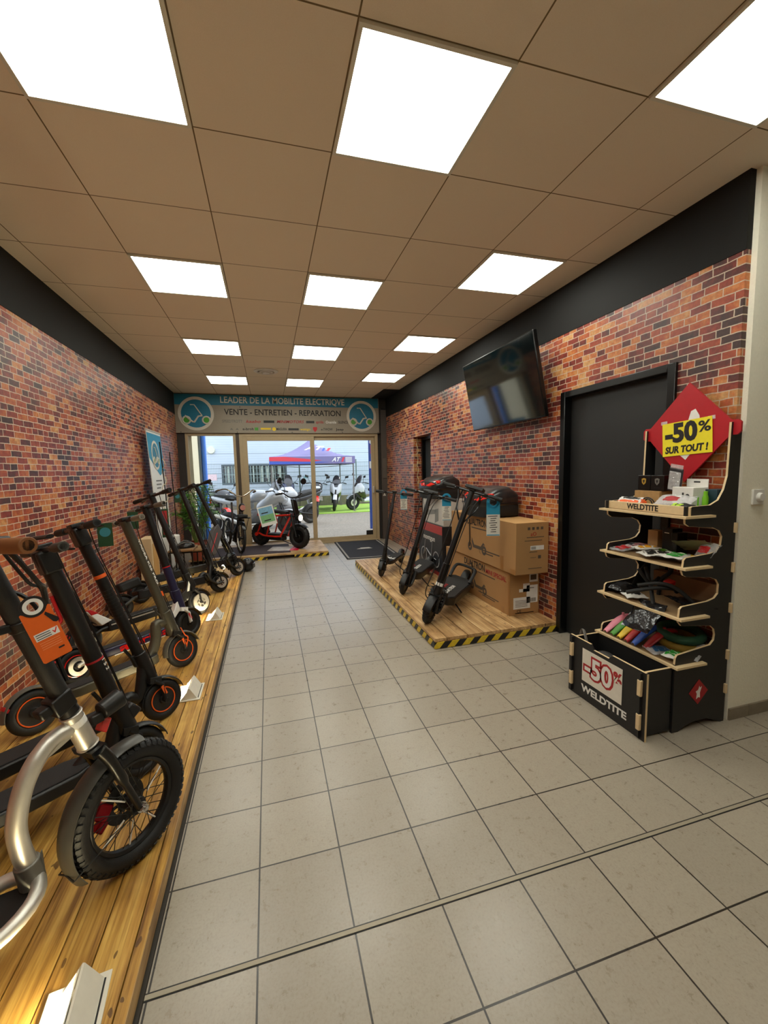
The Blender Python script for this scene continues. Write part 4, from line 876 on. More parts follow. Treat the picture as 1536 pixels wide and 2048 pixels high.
text('lettering', 'MINI SPECIAL', .065, REDINK, t, (-w-.001, -.46, .33), (0, -1, 0), (0, 0, 1), width=.38, bold=.001)
kick_draw(t, -w, .02, .07, .3, CPR)
b = MB()
for z_, a, c in ((.28, -.45, -.1), (.075, -.52, -.12), (.055, -.45, -.2)): b.box(-w-.001, -w, a, c, z_, z_+.01)
b.build('print_lines', CPR, t, smooth=0)
MB().box(-w-.0008, -w, -l, -l+.03, 0, h).box(-w-.0008, -w, -.62, -.57, .0, .06).build('tape_strip', CARDT, t, smooth=0)
b = MB().box(-w+.14, -w+.21, -l-.001, -l, .22, .3); b.box(.05, .14, -l-.0015, -l, .31, .41).box(.02, .14, -l-.001, -l, .11, .28).box(-.12, .06, -l-.001, -l, .06, .17); b.box(-.06, .02, -l-.001, -l, .22, .25)
b.build('shipping_label', WPRINT, t, smooth=0)
b = MB()
for k in range(9): b.box(.035+.01*k, .035+.01*k+.005, -l-.002, -l-.001, .12, .155)
for k in range(5): b.box(-.1, .03, -l-.0018, -l-.001, .08+.014*k, .084+.014*k)
b.box(.06, .125, -l-.002, -l-.001, .33, .38).box(.03, .1, -l-.0018, -l-.001, .25, .256)
for k in range(4): b.box(-.1, .1, -l-.001, -l, .015+.0*k, .022)
b.build('label_print', CPR, t, smooth=0)
text('lettering', 'CE', .04, INK, t, (-.06, -l-.001, .035), (1, 0, 0), (0, 0, 1))
t, w, l, h = carton('cardboard_box', 2.09, 2.43, 3.165, 4.5, .506, .972, CARD, 'large brown cardboard box lettered DUALTRON POP, upper of the two at the wall')
text('lettering', 'DUALTRON', .1, INK, t, (-w-.001, .05, .395), (0, -1, 0), (0, 0, 1), width=.42, bold=.002)
text('lettering', 'POP', .075, REDINK, t, (-w-.001, -.27, .385), (0, -1, 0), (0, 0, 1), width=.17, bold=.001)
kick_draw(t, -w, .2, .08, .34, CPR)
b = MB()
for z_, a, c in ((.33, -.22, .16), (.12, -.4, -.02), (.095, -.28, -.1)): b.box(-w-.001, -w, a, c, z_, z_+.012)
b.build('print_lines', CPR, t, smooth=0)
MB().box(-w-.0008, -w, -.47, -.41, .0, .14).box(-w-.0008, -w, -l, -l+.09, 0, .05).box(-w, w, -l, l, h, h+.0006).build('tape_strip', CARDT, t, smooth=0)
MB().box(-w, w, -l+.01, l-.01, h+.001, h+.004).build('lid_flap', M('lighter cardboard', (196, 152, 96), .85), t, smooth=0)
MB().box(-.02, .12, -l-.001, -l, .22, .26).build('shipping_label', WPRINT, t, smooth=0)
b = MB()
for k in range(6): b.box(-.01+.008*k, -.006+.008*k, -l-.002, -l-.001, .226, .252)
b.box(-.06, .12, -l-.001, -l, .335, .341).box(-.08, .1, -l-.001, -l, .305, .311).box(-.03, .05, -l-.001, -l, .2, .206)
for k in range(4): b.box(-.05+.045*k, -.025+.045*k, -l-.001, -l, .405, .43)
b.box(.06, .09, -l-.001, -l, .14, .17).box(-.02, .04, -l-.001, -l, .15, .154).box(-.04, .1, -l-.001, -l, .05, .056).build('label_print', CPR, t, smooth=0)
text('lettering', 'aO', .05, REDINK, t, (.01, -l-.001, .365), (1, 0, 0), (0, 0, 1))
t, w, l, h = carton('bike_box', 2.08, 2.43, 4.76, 5.6, PT, .742, M('dark printed carton', (44, 46, 50), .3, var=.4, sc=5), 'glossy black carton with red top edge and a folding bike picture, behind the brown boxes')
MB().box(-w-.001, -w, -l, l, h-.11, h).box(-w-.001, -w, -l, l, 0, .05).build('red_edge', M('red glossy print', (176, 50, 48), .3), t, smooth=0)
text('lettering', 'montgun', .1, WPRINT, t, (-w-.001, .02, .46), (0, -1, 0), (0, 0, 1), width=.4)
b = MB(); X_ = -w-.001
for y_ in (.22, -.22): b.torus((X_, y_, .2), (1, 0, 0), .1, .008, 24, 6, .05)
b.tube([(X_, .22, .2), (X_, .12, .3), (X_, -.05, .22), (X_, -.22, .2)], .01, 6, flat=.05).tube([(X_, .22, .2), (X_, .15, .42)], .008, 6, flat=.05).tube([(X_, -.05, .22), (X_, -.1, .42)], .008, 6, flat=.05)
b.build('bike_picture', M('pale print', (168, 170, 172), .4), t)
t, w, l, h = carton('scooter_box', 2.1, 2.43, 4.76, 5.48, .743, 1.085, M('white carton', (196, 192, 184), .5), 'white carton with grey scooter print, standing on the black and red carton')
b = MB().prism([(-.22, .1), (.1, .14), (.12, .2), (-.22, .17)], (-w-.001, 0, 0), (0, -1, 0), (0, 0, 1), (-.0012, 0, 0)).prism([(.08, .02), (.2, .06), (.2, .22), (.1, .2)], (-w-.001, 0, 0), (0, -1, 0), (0, 0, 1), (-.0012, 0, 0)); b.build('scooter_picture', M('mid grey print', (132, 132, 128), .5), t, smooth=0)
MB().box(-w-.0015, -w, -l, l, 0, .01).box(-w-.0015, -w, .18, .21, .25, .28).build('grey_print', GREY, t, smooth=0)
def topcase(x, y, z, psi, label):
    t = root('top_case', (x, y, z), psi, label=label, cat='motorcycle case')
    low = [(a, .072, c, .072) for a, c in ((-.205, .16), (-.19, .21), (-.1, .25), (.06, .265), (.13, .255), (.155, .22))]; MB().loft(low, 24, .3).build('lower_shell', BLKM, t)
    up_ = [(-.213, .145, .165, .03), (-.198, .155, .212, .065), (-.1, .17, .252, .11), (.05, .18, .262, .13), (.13, .165, .25, .1), (.16, .15, .2, .06)]
    MB().loft(up_, 24, .5).build('lid', M('black glossy shell', (30, 29, 30), .3, coat=.3), t)
    MB().box(-.19, .15, -.268, .268, .132, .142).build('seam_band', BLKP, t, bevel=.003)
    for k in (-1, 1): MB().prism([(0, 0), (.07, -.01), (.22, .045), (.2, .085), (.1, .075)], (-.225, k*.02, .165), (.14, k*.97, .0), (.75, 0, .8), (-.02, 0, .01)).build('red_reflector', REDL, t, bevel=.003)
    return t
topcase(2.24, 3.84, .978, 8, 'black motorcycle top case with red reflectors on the brown DUALTRON POP carton')
topcase(2.2, 5.08, 1.088, 10, 'black motorcycle top case with red reflectors on the white carton near the niche')
# curly cord in the niche
b = MB()
b.tube(crv([(2.5+.012*math.sin(k*2.2), 6.752-.002*k+.012*math.sin(k*1.3), 2.018-.06*k) for k in range(17)], 4), .004, 6)
tag(b.build('wire', M('pale yellow wire', (214, 200, 150), .5)), 'pale curly cord hanging in the dark wall niche', 'cord')

# ------------------------------------------------------------------ television
t = root('television', (2.27, 3.74, 2.26), label='large black wall television tilted forward, high on the right brick wall', cat='television')
t.rotation_euler = (0, -math.radians(11), 0)
MB().box(-.02, .02, -.645, .645, -.365, .365).build('casing', BLKP, t, bevel=.006)
MB().box(-.0215, -.02, -.635, .635, -.35, .355).build('screen', M('black glossy screen', (8, 14, 15), .06, spec=.9, coat=1), t, smooth=0)
MB().box(.02, .1, -.2, .2, -.2, .05).build('wall_bracket', BLK, t, bevel=.004)

# ------------------------------------------------------------------ display rack
RY0, RY1 = 1.632, 2.152
t = root('display_rack', (2.26, 1.892, 0), label='black plywood display rack with four shelves and a red diamond header, against the right wall', cat='display rack')
prof = [(2.449, 1.689), (2.372, 1.686), (2.366, 1.403), (2.345, 1.33), (2.31, 1.275), (2.254, 1.25), (2.129, 1.247), (2.115, 1.24), (2.112, 1.194), (2.085, 1.184), (2.088, 1.16), (2.114, 1.144), (2.216, 1.134), (2.28, 1.13), (2.33, 1.11), (2.353, 1.076), (2.348, 1.03), (2.32, 1.0), (2.274, 0.987), (2.105, 0.976), (2.092, .965), (2.088, 0.931), (2.08, .909), (2.09, .885), (2.114, 0.874), (2.285, 0.855), (2.33, .84), (2.35, 0.811), (2.349, 0.759), (2.325, .735), (2.275, 0.722), (2.095, 0.711), (2.082, .7), (2.078, 0.665), (2.075, .63), (2.096, 0.607), (2.306, 0.583), (2.335, .56), (2.344, 0.527), (2.34, .495), (2.314, 0.47), (2.08, 0.444), (2.07, .43), (2.066, 0.393), (2.066, 0.0), (2.11, .0), (2.16, .025), (2.22, .04), (2.32, .04), (2.37, .02), (2.42, 0.0), (2.449, 0)]
pp = [(x-2.26, z) for x, z in prof]
for y in (RY0, RY1-.012):
    s_ = MB().prism(pp, (0, y-1.892+.0, 0), (1, 0, 0), (0, 0, 1), (0, .012, 0)).build('side_panel', M('black laminate panel', (26, 25, 25), .5), t, smooth=0)
    # pale plywood edge following the cut outline
    b = MB()
    for (x0, z0), (x1, z1) in zip(pp[:43], pp[1:45]):
        d_ = V((x1-x0, 0, z1-z0)); n2 = V((-d_.z, 0, d_.x)).normalized()
        b.obox((x0/2+x1/2, y-1.892+.006, z0/2+z1/2), d_/2, (0, .0055, 0), n2*.0008)
    b.build('plywood_edge', PLY, s_, smooth=0)
for z, xf in ((1.194, 2.062), (.921, 2.078), (.647, 2.068), (.381, 2.058)):
    s_ = MB().box(xf-2.26-.01, 0.0, RY0-1.892-.028, RY1-1.892+.03, z-.006, z+.006).box(0, .17, RY0-1.892+.012, RY1-1.892-.012, z-.006, z+.006).build('shelf', PLY, t, smooth=0)
    MB().box(xf-2.26+.01, .165, RY0-1.892+.012, RY1-1.892-.012, z+.0061, z+.0066).build('shelf_surface', M('pale shelf laminate', (150, 122, 88), .5) , s_, smooth=0)
fb = MB().box(2.098-2.26, 2.108-2.26, RY0-1.892-.012, RY1-1.892+.03, 1.2, 1.248).build('front_board', PLY, t, bevel=.003)
text('lettering', 'WELDTITE', .045, INK, fb, (2.0975-2.26, 1.906-1.892, 1.223), (0, -1, 0), (0, 0, 1), width=.21, bold=.0012)
for y in (RY0+.005, RY1+.006): MB().box(2.085-2.26, 2.1-2.26, y-1.892-.008, y-1.892+.008, 1.198, 1.25).build('joint_slot', BLK, fb, bevel=.002)
MB().box(2.425-2.26, 2.433-2.26, RY0-1.892+.012, RY1-1.892-.012, .0, .38).box(2.425-2.26, 2.433-2.26, RY0-1.892+.012, RY1-1.892-.012, .86, 1.0).build('back_board', M('raw board', (120, 88, 58), .7), t, smooth=0)
for z in (1.12, .9, .67, .4, .2): MB().box(.172, .186, RY0-1.892-.014, RY0-1.892+.002, z-.028, z+.028).build('joint_tongue', PLY, t, bevel=.003)
# red diamond
cy, cz = 1.885, 1.655
dia = [(0, .285), (.24, .045), (.275, .045), (.29, .03), (.29, -.02), (.275, -.035), (.24, -.035), (0, -.29), (-.24, -.035), (-.275, -.035), (-.29, -.02), (-.29, .03), (-.275, .045), (-.24, .045)]
hd = MB().prism(dia, (2.384-2.26, cy-1.892, cz), (0, -1, 0), (0, 0, 1), (.012, 0, 0)).build('header_board', M('red lacquer board', (178, 22, 34), .4, bump=.1), t, smooth=0)
MB().prism([(-.05, -.12), (.0, -.16), (.05, -.1), (.08, .0), (.07, .09), (.045, .13), (.02, .12), (.0, .05), (-.03, .0)], (2.3835-2.26, cy-1.892, cz+.0), (0, -1, 0), (0, 0, 1), (-.001, 0, 0)).build('white_emblem', WPRINT, hd, smooth=0)
# poster -50% sur tout
def plate(name, par, o, u, v, n, w, h, mat, th=.001, curl=0):
    o, u, v, n = V(o), V(u).normalized(), V(v).normalized(), V(n).normalized()
    return MB().prism([(-w/2, -h/2), (w/2, -h/2), (w/2, h/2), (-w/2, h/2)], o, u, v, n*th).build(name, mat, par, smooth=0)
s = root('sale_sign', (2.381, 1.885, 1.625), label='yellow paper sign reading -50% SUR TOUT ! taped on the red diamond', cat='sign')
uu, vv = V((0, -1, .06)), V((0, .06, 1))
plate('paper', s, (0, 0, 0), uu, vv, (-1, 0, 0), .3, .2, M('yellow paper', (240, 222, 34), .6))
plate('tape', s, (.0003, .145, .098), uu, vv, (-1, 0, 0), .04, .02, BAG); plate('tape', s, (.0003, -.14, .1), uu, vv, (-1, 0, 0), .04, .02, BAG)
text('lettering', '-50', .15, INK, s, (-.0014, .035, .028), uu, vv, width=.2, bold=.007)
text('lettering', '%', .085, INK, s, (-.0014, -.105, .055), uu, vv, width=.07, bold=.002)
text('lettering', 'SUR TOUT !', .055, INK, s, (-.0014, .0, -.066), uu, vv, width=.26, bold=.0025, shear=.15)
# small diamond on side
MB().prism([(0, .073), (.07, 0), (0, -.073), (-.07, 0)], (2.243-2.26, RY0-1.892-.001, .211), (1, 0, 0), (0, 0, 1), (0, -.001, 0)).build('small_diamond', REDINK, t, smooth=0)
MB().prism([(-.015, -.04), (.0, -.03), (.012, -.035), (.01, -.005), (.022, .03), (.01, .022), (.004, .035), (-.004, .012), (-.02, .005), (-.012, -.01)], (2.243-2.26, RY0-1.892-.0022, .211), (1, 0, 0), (0, 0, 1), (0, -.001, 0)).build('white_emblem', WPRINT, t, smooth=0)
# bin
t = root('floor_bin', (1.96, 1.905, 0), label='black open bin with white WELDTITE lettering on the floor in front of the display rack', cat='bin')
BP = M('black bin board', (27, 26, 26), .5)
fp = [(-.288, .0), (.288, 0), (.288, .372), (.28, .38), (.06, .38), (.035, .352), (-.08, .352), (-.105, .38), (-.28, .38), (-.288, .372)]
f_ = MB().prism([(-a, c) for a, c in fp], (-.1, 0, 0), (0, 1, 0), (0, 0, 1), (.012, 0, 0)).build('front_panel', BP, t, smooth=0)
b = MB().box(-.1, -.088, -.289, -.288, .0, .378).box(-.1, -.088, -.28, -.06, .38, .381).box(-.1, -.088, .105, .28, .38, .381).box(-.1, -.088, -.035, .08, .352, .353).build('plywood_edge', PLY, f_, smooth=0)
for y in (-.262, .25): 
    s_ = MB().box(-.115, .1, y, y+.012, .012, .372).build('side_board', BP, t, smooth=0); MB().box(-.088, .1, y, y+.012, .372, .3735).build('plywood_edge', PLY, s_, smooth=0)
MB().box(-.088, .1, -.25, .25, .02, .03).box(.094, .1, -.25, .25, .03, .37).build('floor_board', BP, t, smooth=0)
for y in (-.256, .256):
    for z in (.1, .29): MB().box(-.118, -.1, y-.012, y+.012, z-.045, z+.045).build('joint_tongue', PLY, t, bevel=.004)
text('lettering', 'WELDTITE', .06, WPRINT, t, (-.1006, .0, .072), (0, -1, 0), (0, 0, 1), width=.345, bold=.002)
s = root('sale_sign', (1.858, 1.92, .228), label='white paper sign reading -50% in red outline, taped on the black floor bin', cat='sign')
plate('paper', s, (0, 0, 0), (0, -1, 0), (0, 0, 1), (-1, 0, 0), .305, .21, M('white paper', (226, 220, 206), .6))
text('lettering', '-50', .17, REDINK, s, (-.0012, .025, .0), (0, -1, 0), (0, 0, 1), width=.24, bold=.017)
text('lettering_fill', '-50', .17, WPRINT, s, (-.0022, .025, .0), (0, -1, 0), (0, 0, 1), width=.212, bold=.004)
text('lettering', '%', .085, REDINK, s, (-.0012, -.12, .035), (0, -1, 0), (0, 0, 1), width=.06, bold=.004)
# helmet-like dark bag in the bin
t = root('helmet', (1.95, 1.98, .2), label='dark grey helmet with strap lying inside the black floor bin', cat='helmet')
MB().ball((0, 0, 0), (.08, .12, .13), 20, 12, -.4).build('shell', M('dark matt shell', (44, 43, 42), .6), t)
MB().tube(crv([(-.03, .1, .05), (-.02, .15, .17), (0, .2, .2), (0, .23, .1)], 5), .011, 8, flat=.3).build('strap', GREY, t)
# ------------------------------------------------------------------ goods on the rack
def pack(name, label, c, L, Wd, hh, mat, rot=0, tilt=0, roll=0, seed=1, cat='packet', patches=(), grp=None, par=None, bulge=1.0):
    """soft packet: bulging rectangular bag, wrinkled edge; patches = (u0,u1,v0,v1,mat,name)"""
    t = root(name, c, label=label, cat=cat, group=grp); t.rotation_euler = (math.radians(roll), math.radians(tilt), math.radians(rot))
    rnd = random.Random(seed); nx, ny = 12, 9
    ph = [rnd.uniform(0, 6) for _ in range(6)]
    def P(i, j, s):
        a, b_ = -1+2*i/nx, -1+2*j/ny; e = (1-a*a)*(1-b_*b_); z = hh*(e**.45)*bulge+.0035*math.sin(7*a+ph[0])*math.sin(6*b_+ph[1])+.002*math.sin(17*a+ph[2]+3*b_)
        return V((a*L/2*(1+.02*math.sin(5*b_+ph[3])), b_*Wd/2*(1+.03*math.sin(6*a+ph[4])), hh*.35+(z if s > 0 else -z*.35)))
    b = MB(); vs = {}
    for s in (1, -1):
        for i in range(nx+1):
            for j in range(ny+1): vs[s, i, j] = b.b.verts.new(P(i, j, s))
        for i in range(nx):
            for j in range(ny): b._f((vs[s, i, j], vs[s, i+1, j], vs[s, i+1, j+1], vs[s, i, j+1]))
    bmesh.ops.remove_doubles(b.b, verts=b.b.verts, dist=.0004)
    o = b.build('film', mat, t, smooth=60)
    for (u0, u1, v0, v1, m, nm_) in patches:
        b = MB(); g = {}
        n_ = 6
        for i in range(n_+1):
            for j in range(n_+1):
                fi, fj = (u0+(u1-u0)*i/n_)*nx, (v0+(v1-v0)*j/n_)*ny; g[i, j] = b.b.verts.new(P(fi, fj, 1)+V((0, 0, .0015)))
        for i in range(n_):
            for j in range(n_): b._f((g[i, j], g[i+1, j], g[i+1, j+1], g[i, j+1]))
        b.build(nm_, m, t, smooth=60)
    return t
Z1, Z2, Z3, Z4 = 1.2, .9275, .6535, .3875
# shelf 1
pack('packet', 'orange and white packet at the far left of the top shelf', (2.175, 2.075, Z1+.035), .1, .15, .014, WHITE, rot=8, tilt=-38, seed=2, patches=((.05, .6, .05, .95, ORANGE, 'orange_print'), (.7, .92, .1, .8, DGREY, 'grey_print')))
t = root('cable_tool', (2.19, 1.965, Z1+.0), label='coiled black cable with an orange plug on the top shelf', cat='cable')
MB().torus((.02, 0, .04), (1, .2, .3), .035, .004, 24, 6).torus((.028, .005, .035), (1, -.2, .2), .03, .004, 24, 6).build('coil', BLK, t)
MB().obox((-.015, 0, .05), (.012, .02, 0), (0, .012, .006), (0, 0, .01)).obox((-.01, .02, .035), (.01, .01, 0), (0, .012, 0), (0, 0, .008)).build('plug', ORANGE, t, bevel=.003)
t = root('storage_box', (2.34, 2.045, Z1), label='raw brown board box under the black boxes on the top shelf', cat='box')
MB().box(-.055, .06, -.085, .09, 0, .108).build('board', M('raw chip board', (176, 136, 84), .7, var=.3, sc=40), t, bevel=.002)
for nm_, y, lb in (('product_box', 2.083, 'black box with a gold shield emblem on the top shelf, left of its twin'), ('product_box', 1.99, 'black box with a silver shield emblem on the top shelf, right of its twin')):
    t = root(nm_, (2.345, y, Z1+.109), label=lb, cat='box')
    MB().box(-.045, .045, -.045, .044, 0, .095).build('carton', BLKP, t, bevel=.002)
    MB().prism([(-.016, .018), (0, .024), (.016, .018), (.014, -.006), (0, -.02), (-.014, -.006)], (-.0455, 0, .055), (0, -1, 0), (0, 0, 1), (-.001, 0, 0)).build('shield_emblem', M('gold print', (178, 140, 50), .4) if 'gold' in lb else GREY, t, smooth=0)
    MB().prism([(-.008, .009), (0, .012), (.008, .009), (0, -.01)], (-.0462, 0, .055), (0, -1, 0), (0, 0, 1), (-.001, 0, 0)).box(-.0462, -.0455, -.02, .02, .018, .021).build('emblem_centre', INK, t, smooth=0)
t = root('blister_card', (2.31, 1.885, Z1+.13), label='dark blister card with round keys standing behind the clear bag on the top shelf', cat='packet'); t.rotation_euler = (.18, -.12, 0)
MB().box(-.002, .002, -.042, .042, -.02, .12).build('card', M('charcoal card', (52, 50, 54), .4), t, bevel=.001)
b = MB()
for y, z, r in ((.0, .075, .016), (-.015, .035, .01), (.015, .035, .01), (0, .01, .008)): b.torus((-.006, y, z), (1, 0, 0), r, .003, 20, 6)
b.build('ring_parts', CHROME, t); MB().box(-.012, -.0045, -.035, .035, -.01, .1).build('blister', BAG, t, bevel=.004)
MB().obox((-.001, 0, .127), (0, .038, 0), (0, 0, .014), (.001, 0, 0)).build('hang_tab', BAG, t)
pack('plastic_bag', 'clear plastic bag of small parts in the middle of the top shelf', (2.2, 1.79, Z1+.05), .11, .2, .03, BAG, rot=5, tilt=-35, seed=5, cat='bag', patches=((.3, .6, .3, .7, REDINK, 'red_parts'),))
t = root('product_box', (2.3, 1.785, Z1+.04), psi=-8, label='white box with hanging tab on the top shelf', cat='box')
MB().box(-.045, .05, -.07, .07, 0, .1).box(.046, .05, -.07, .07, .1, .145).build('carton', WHITE, t, bevel=.002)
MB().cyl((-.0455, -.035, .05), (-.047, -.035, .05), .014).box(-.047, -.0455, -.01, .0, .03, .07).obox((.0455, 0, .128), (.0008, 0, 0), (0, .02, 0), (0, 0, .004)).build('black_print', INK, t)
t = root('bottle_cluster', (2.3, 1.7, Z1+.0), label='lime green bottle tops behind the front packets on the top shelf', cat='bottles')
b = MB()
for x, y in ((-.02, .03), (.01, .0), (-.02, -.02), (.03, .03)): b.lathe((x, y, 0), (0, 0, 1), [(.014, 0), (.014, .085), (.009, .1), (.009, .12), (.0, .12)], 14)
b.build('bottles', M('lime green plastic', (120, 190, 40), .35), t)
pack('packet', 'dark packet with lime green print at the front of the top shelf', (2.15, 1.72, Z1+.03), .08, .14, .016, BLKM, rot=-8, tilt=-25, seed=9, patches=((.3, .7, .35, .55, M('lime print', (180, 220, 60), .5), 'green_print'), (.3, .7, .62, .8, M('lime print b', (180, 220, 60), .5), 'green_print')))
pack('packet', 'white packet with black print at the near right of the top shelf', (2.18, 1.668, Z1+.02), .1, .05, .012, WHITE, rot=0, tilt=-10, seed=11, patches=((.2, .5, .2, .8, INK, 'black_print'),))
t = root('product_box', (2.36, 1.68, Z1+.0), label='dark teal box at the right back of the top shelf', cat='box')
MB().box(-.04, .05, -.03, .035, 0, .13).build('carton', M('dark teal card', (34, 60, 72), .5), t, bevel=.002)
# shelf 2
L2 = [('red foil packet lying at the far left front of the second shelf', 2.165, 2.1, RED, BAG, 3), ('pink and clear packet behind the red foil packet on the second shelf', 2.25, 2.07, M('dull pink print', (150, 80, 84), .5), BAG, 4),
      ('orange and white packet lying left of centre on the second shelf', 2.2, 1.96, M('amber print', (240, 170, 30), .4), WHITE, 6), ('green and white packet in the middle back of the second shelf', 2.28, 1.94, M('leaf green print', (96, 160, 40), .4), WHITE, 7),
      ('black and white crumpled packet at the front middle of the second shelf', 2.14, 1.86, BLKM, WHITE, 8), ('white packet with bright green print at the near front of the second shelf', 2.14, 1.735, M('bright green print', (60, 170, 70), .4), WHITE, 12), ('yellow packet at the near right of the second shelf', 2.24, 1.72, YEL, BAG, 13)]
for i, (lb, x, y, pm, fm, sd) in enumerate(L2):
    pack('packet', lb, (x, y, Z2+.012+.012*(i % 3)), .13, .13 if i != 2 else .1, .012, fm, rot=random.uniform(-30, 30), tilt=-6+2*(i % 3), seed=sd, patches=((.12, .88, .12, .6, pm, 'print_panel'), (.3, .7, .66, .9, INK, 'small_print')))
pack('packet', 'black flat packet between the orange and the bright green packets on the second shelf', (2.19, 1.8, Z2+.02), .14, .12, .014, BLACKBAG, rot=20, seed=15)
pack('packet', 'striped pale green packet leaning at the back right of the second shelf', (2.31, 1.75, Z2+.08), .12, .18, .008, M('pale green card', (150, 158, 120), .5), tilt=30, roll=-12, seed=16, patches=((.2, .5, .1, .9, INK, 'dark_stripe'),))
t = root('product_box', (2.34, 1.905, Z2), label='tall black box at the back of the second shelf', cat='box'); MB().box(-.04, .04, -.03, .035, 0, .16).box(-.05, .03, -.07, -.032, 0, .14).build('carton', BLKP, t, bevel=.003)
MB().box(-.041, -.0402, -.01, .02, .13, .134).build('white_print', WPRINT, t, smooth=0)
t = root('product_box', (2.36, 2.03, Z2), label='small brown carton at the back left of the second shelf', cat='box'); MB().box(-.03, .03, -.035, .035, 0, .13).build('carton', CARD, t, bevel=.002)
pack('plastic_bag', 'clear bag with red tyre levers at the right end of the second shelf', (2.32, 1.675, Z2+.06), .1, .09, .03, BAG, tilt=-40, seed=18, cat='bag', patches=((.1, .5, .2, .8, RED, 'red_parts'),))
# shelf 3
pack('plastic_bag', 'shiny black bag at the far left of the third shelf', (2.17, 2.09, Z3+.02), .16, .12, .035, BLACKBAG, rot=12, seed=21, cat='bag')
pack('packet', 'white labelled packet beside the shiny black bag on the third shelf', (2.14, 1.975, Z3+.015), .12, .12, .012, WHITE, rot=-25, seed=22, patches=((.3, .85, .3, .8, BLK, 'black_print'),))
t = root('bar_ends', (2.2, 1.85, Z3+.075), label='bundle of black handlebar tubes tumbling off the third shelf', cat='handlebar'); t.rotation_euler = (.15, .2, .1)
b = MB().tube(crv([(.05, -.2, -.02), (-.02, -.1, .05), (-.06, -.02, .05), (-.12, .06, .0)], 5), .011, 8).tube(crv([(-.15, .09, -.06), (-.08, 0, .01), (-.0, -.06, .04), (.06, -.05, .02)], 5), .012, 8).tube(crv([(.0, .13, .1), (-.02, .06, .02), (-.06, .0, -.03), (-.08, -.05, -.1)], 5), .011, 8).tube(crv([(.1, .1, .05), (.02, .06, .04), (-.04, .06, .03), (-.1, .1, .09)], 5), .01, 8)
b.build('tubes', BLKM, t)
MB().obox((.02, -.02, .06), (.02, 0, .01), (0, .022, 0), (-.004, 0, .012)).build('red_tag', RED, t, bevel=.003)
t = root('mudguard', (2.3, 2.0, Z3), label='black curved mudguard standing at the back left of the third shelf', cat='mudguard'); MB().tube(crv([(-.02, .12, .02), (-.0, .09, .12), (.02, .05, .19), (.03, .0, .2)], 6), .012, 8, flat=.4).tube(crv([(.04, -.02, .0), (.03, -.04, .1), (.04, -.09, .16), (.04, -.1, .22)], 6), .012, 8).build('strip', BLKM, t)
pack('plastic_bag', 'clear bag of black parts hanging off the third shelf above the coloured mudguards', (2.06, 1.825, Z3-.055), .2, .2, .02, BLACKBAG, rot=0, tilt=-46, roll=-8, seed=25, cat='bag')
pack('plastic_bag', 'flat dark plastic bag at the right end of the third shelf', (2.28, 1.73, Z3+.03), .2, .16, .014, BLACKBAG, rot=-20, tilt=8, seed=26, cat='bag')
t = root('product_box', (2.38, 1.85, Z3), label='long brown carton along the back of the third shelf', cat='box'); MB().box(-.03, .03, -.2, .18, 0, .15).build('carton', M('dark cardboard', (120, 88, 58), .85), t, bevel=.002)
# shelf 4 : coloured fenders like bananas
def banana(y, m, nm_, lb, dx=0):
    t = root('mudguard', (2.085+dx, y, Z4), psi=-8, label=lb, cat='mudguard', group='coloured plastic mudguards on the bottom shelf')
    b = MB(); R = []
    for i in range(15):
        f = i/14; x = -.02+.2*f; z = .012+.105*math.sin(f*1.9)**1.1*(.9 if f < .9 else .88); w = .028*math.sin(.35+2.5*f)**.5
        ring = [V((x-.006, w*math.cos(a), z+.012*math.sin(a))) for a in [PI*k/8 for k in range(9)]]+[V((x-.002, w*.9*math.cos(a), z-.004+.009*math.sin(a))) for a in [PI-PI*k/8 for k in range(9)]]
        R.append(ring)
    b.rings(R); b.build('shell', m, t)
    MB().cyl((.1, 0, .118), (.1, 0, .13), .008, n=10).build('rivet', m, t)
banana(2.105, PINK, 'pink', 'pink plastic mudguard on the bottom shelf, first from the left')
banana(2.052, GRN, 'green', 'green plastic mudguard on the bottom shelf between the pink and the yellow one')
banana(1.998, YEL, 'yellow', 'yellow plastic mudguard on the bottom shelf between the green and the red one')
banana(1.945, RED, 'red', 'glossy red plastic mudguard on the bottom shelf between the yellow and the blue one')
banana(1.892, BLUP, 'blue', 'blue plastic mudguard on the bottom shelf under the hanging clear bag')
banana(1.83, M('dark red plastic', (160, 24, 28), .4), 'dark', 'dark red plastic mudguard on the bottom shelf right of the blue one', .02)
for k, (m, lb) in enumerate(((M('ochre tyre rubber', (140, 112, 30), .7, bump=.5), 'ochre yellow tyre lying on the bottom shelf under the green tyre'), (M('dark green tyre rubber', (30, 74, 52), .7, bump=.5), 'dark green tyre lying on top of the ochre tyre on the bottom shelf'))):
    t = root('tyre', (2.295, 1.79, Z4+.05+.048*k), label=lb, cat='tyre', group='small coloured tyres on the bottom shelf'); t.rotation_euler = (.12, -.05, 0)
    MB().torus((0, 0, 0), (0, 0, 1), .1, .025, 36, 12).build('casing', m, t)
pack('packet', 'clear packet with blue parts at the near front of the bottom shelf', (2.13, 1.775, Z4+.015), .14, .12, .01, BAG, rot=-20, seed=31, patches=((.2, .8, .2, .8, M('blue rubber', (30, 84, 130), .5), 'blue_parts'),))
pack('packet', 'packet with green parts at the near right corner of the bottom shelf', (2.12, 1.69, Z4+.02), .1, .08, .018, WHITE, rot=15, seed=32, patches=((.15, .85, .15, .85, M('green rubber', (40, 150, 50), .4), 'green_parts'),))
pack('plastic_bag', 'crumpled clear bag at the right end of the bottom shelf beside the tyres', (2.27, 1.665, Z4+.03), .16, .05, .02, BAG, rot=20, tilt=-20, seed=33, cat='bag')

